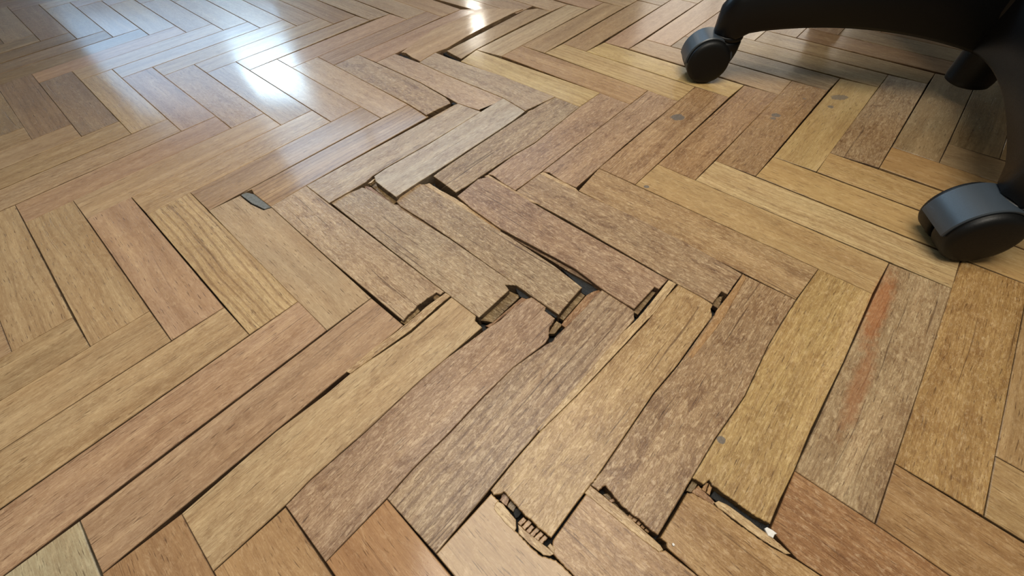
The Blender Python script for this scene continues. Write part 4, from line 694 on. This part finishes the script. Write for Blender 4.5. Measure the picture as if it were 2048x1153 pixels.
# ------------------------------------------------------------------ office chair
HUB = Vector((0.857, 0.311, 0.0)); LEG_R = 0.309
chair = bpy.data.objects.new('office_chair', None); link(chair); chair.location = HUB
tag(chair, 'black office swivel chair with casters on a five-star base', 'chair')
def lathe(bm, prof, seg=48, M=None, cap=True):
    rows = []
    for r, z in prof:
        rows.append([bm.verts.new((r * math.cos(2 * math.pi * i / seg), r * math.sin(2 * math.pi * i / seg), z)) for i in range(seg)])
    for a, b in zip(rows, rows[1:]):
        for i in range(seg):
            j = (i + 1) % seg; bm.faces.new((a[i], a[j], b[j], b[i]))
    if cap:
        bm.faces.new(rows[0][::-1]); bm.faces.new(rows[-1])
    if M is not None:
        for row in rows:
            for v in row: v.co = M @ v.co
# hub and column
bm = bmesh.new(); lathe(bm, [(0.021, 0.022), (0.0245, 0.024), (0.0255, 0.030), (0.027, 0.070), (0.034, 0.078), (0.042, 0.088), (0.048, 0.110), (0.050, 0.150), (0.042, 0.166), (0.030, 0.172)])
bm_obj('hub', bm, PLASTIC, chair, smooth=True)
bm = bmesh.new(); lathe(bm, [(0.026, 0.17), (0.026, 0.27), (0.024, 0.272), (0.014, 0.272), (0.014, 0.46)])
bm_obj('gas_lift', bm, PLASTIC, chair, smooth=True)
def leg(ang):
    bm = bmesh.new(); N_ = 22; rows = []
    for i in range(N_ + 1):
        t = i / N_; r = 0.022 + (LEG_R + 0.019 - 0.022) * t
        zt = 0.160 - 0.020 * t - 0.026 * t * t; wd = 0.029 - 0.008 * t
        zu = 0.062 + 0.022 * math.sin(math.pi * min(1, t * 1.02)) ** 0.8 - 0.004 * t
        if t > 0.86:
            zu = 0.058 + (zu - 0.058) * max(0, (1 - (t - 0.86) / 0.05)) if t < 0.91 else 0.058
        if t > 0.93:
            f = (t - 0.93) / 0.07; zt -= 0.022 * f * f; wd *= math.sqrt(max(0.05, 1 - f * f * 0.85))
        zt = max(zt, zu + 0.012)
        prof = [(-wd * .86, zu), (-wd, zu + 0.004), (-wd * .98, zt - 0.016), (-wd * .80, zt - 0.006), (-wd * .45, zt - 0.001), (0, zt),
                (wd * .45, zt - 0.001), (wd * .80, zt - 0.006), (wd * .98, zt - 0.016), (wd, zu + 0.004), (wd * .86, zu)]
        rows.append([bm.verts.new((r, y, z)) for y, z in prof])
    for a, b in zip(rows, rows[1:]):
        for i in range(len(a)): j = (i + 1) % len(a); bm.faces.new((a[i], a[j], b[j], b[i]))
    bm.faces.new(rows[0][::-1]); bm.faces.new(rows[-1])
    return bm_obj('leg', bm, PLASTIC, chair, smooth=True, rotz=ang)
WR = 0.0285
def caster(loc, ang):
    """twin-wheel caster; local +y points from the stem to the wheel axle, axle along x"""
    root_bm = bmesh.new()
    yc = 0.021; seg = 40; R_ = WR + 0.0030; hw = 0.0190
    a0, a1 = math.radians(-4), math.radians(172)
    rows = []
    for i in range(seg + 1):
        a = a0 + (a1 - a0) * i / seg; cy, cz = math.cos(a), math.sin(a)
        row = []
        for x, rr in ((-hw, R_ - 0.001), (-hw + 0.001, R_), (hw - 0.001, R_), (hw, R_ - 0.001), (hw, R_ - 0.0024), (-hw, R_ - 0.0024)):
            row.append(root_bm.verts.new((x, yc + cy * rr, WR + cz * rr)))
        rows.append(row)
    for a, b in zip(rows, rows[1:]):
        for i in range(6): j = (i + 1) % 6; root_bm.faces.new((a[i], a[j], b[j], b[i]))
    root_bm.faces.new(rows[0][::-1]); root_bm.faces.new(rows[-1])
    o = bm_obj('caster', root_bm, HOOD, chair, smooth=False, rotz=ang); o.location = loc
    md = o.modifiers.new('s', 'EDGE_SPLIT'); md.split_angle = math.radians(35)
    for p in o.data.polygons: p.use_smooth = True
    bm = bmesh.new(); lathe(bm, [(0.0120, 0.014), (0.0150, 0.018), (0.0185, 0.030), (0.0200, 0.040), (0.0200, 0.050), (0.0190, 0.053)], 32)
    for v in bm.verts:
        v.co.y += max(0.0, (0.05 - v.co.z)) * 0.05 + 0.0
    bm_obj('stem_housing', bm, PLASTIC, o, smooth=True)
    bm = bmesh.new(); lathe(bm, [(0.0195, 0.0535), (0.0205, 0.055), (0.0205, 0.0585), (0.0195, 0.060)], 32)
    bm_obj('collar', bm, PLASTIC, o, smooth=True)
    for s in (-1, 1):
        bm = bmesh.new()
        M = Matrix.Translation((0, yc, WR)) @ Matrix.Rotation(s * math.pi / 2, 4, 'Y')
        lathe(bm, [(WR - 0.004, 0.0030), (WR - 0.0006, 0.0036), (WR, 0.005), (WR, 0.0215), (WR - 0.0010, 0.0240), (WR - 0.0034, 0.0257), (WR - 0.0065, 0.0264), (WR * .4, 0.0270), (0.002, 0.0272)], 56, M)
        bm_obj('wheel', bm, TYRE, o, smooth=True)
    bm = bmesh.new(); lathe(bm, [(0.004, -0.013), (0.004, 0.013)], 16, Matrix.Translation((0, yc, WR)) @ Matrix.Rotation(math.pi / 2, 4, 'Y'))
    bm_obj('axle', bm, STEEL, o)
    return o
CAST_ROT = [math.radians(82), math.radians(80), 1.2, 2.6, -0.7]
for i in range(5):
    ang = math.radians(161 + (76 if i == 1 else 72 * i))
    leg(ang)
    p = Vector((math.cos(ang), math.sin(ang), 0)) * LEG_R
    caster((p.x, p.y, 0.0004), CAST_ROT[i])
# seat, mechanism and back, above the picture
bm = bmesh.new(); box(bm, -0.10, 0.10, -0.07, 0.07, 0.46, 0.49, 0.006); bm_obj('tilt_mechanism', bm, PLASTIC, chair, rotz=0.4)
bm = bmesh.new(); box(bm, -0.24, 0.24, -0.235, 0.235, 0.492, 0.57, 0.03); bm_obj('seat', bm, FABRIC, chair, smooth=True, rotz=0.4)
bm = bmesh.new(); box(bm, -0.03, 0.03, 0.235, 0.26, 0.48, 0.68, 0.006); bm_obj('back_bar', bm, PLASTIC, chair, rotz=0.4)
bm = bmesh.new(); box(bm, -0.21, 0.21, 0.215, 0.27, 0.66, 1.08, 0.025); bm_obj('backrest', bm, FABRIC, chair, smooth=True, rotz=0.4)

# ------------------------------------------------------------------ loose bits on the floor
o, c = slab('paint_chip', [Vector(v) * U for v in CHIP], 0.0016, 'B', (214, 208, 200), 0, 0, CHIPM, None, gap=0, bevel=0.0003, band=0.0002)
tag(o, 'white plaster chip lying at the corner of the open joint near the bottom edge', 'debris')
o, c = slab('crumb', [Vector(v) * U + Vector((0, 0, 0.0016)) for v in SPECK], 0.0010, 'B', (235, 230, 220), 0, 0, CHIPM, None, gap=0, bevel=0.0002, band=0.0001)
tag(o, 'tiny white crumb lying on a plank right of the broken hole', 'debris')
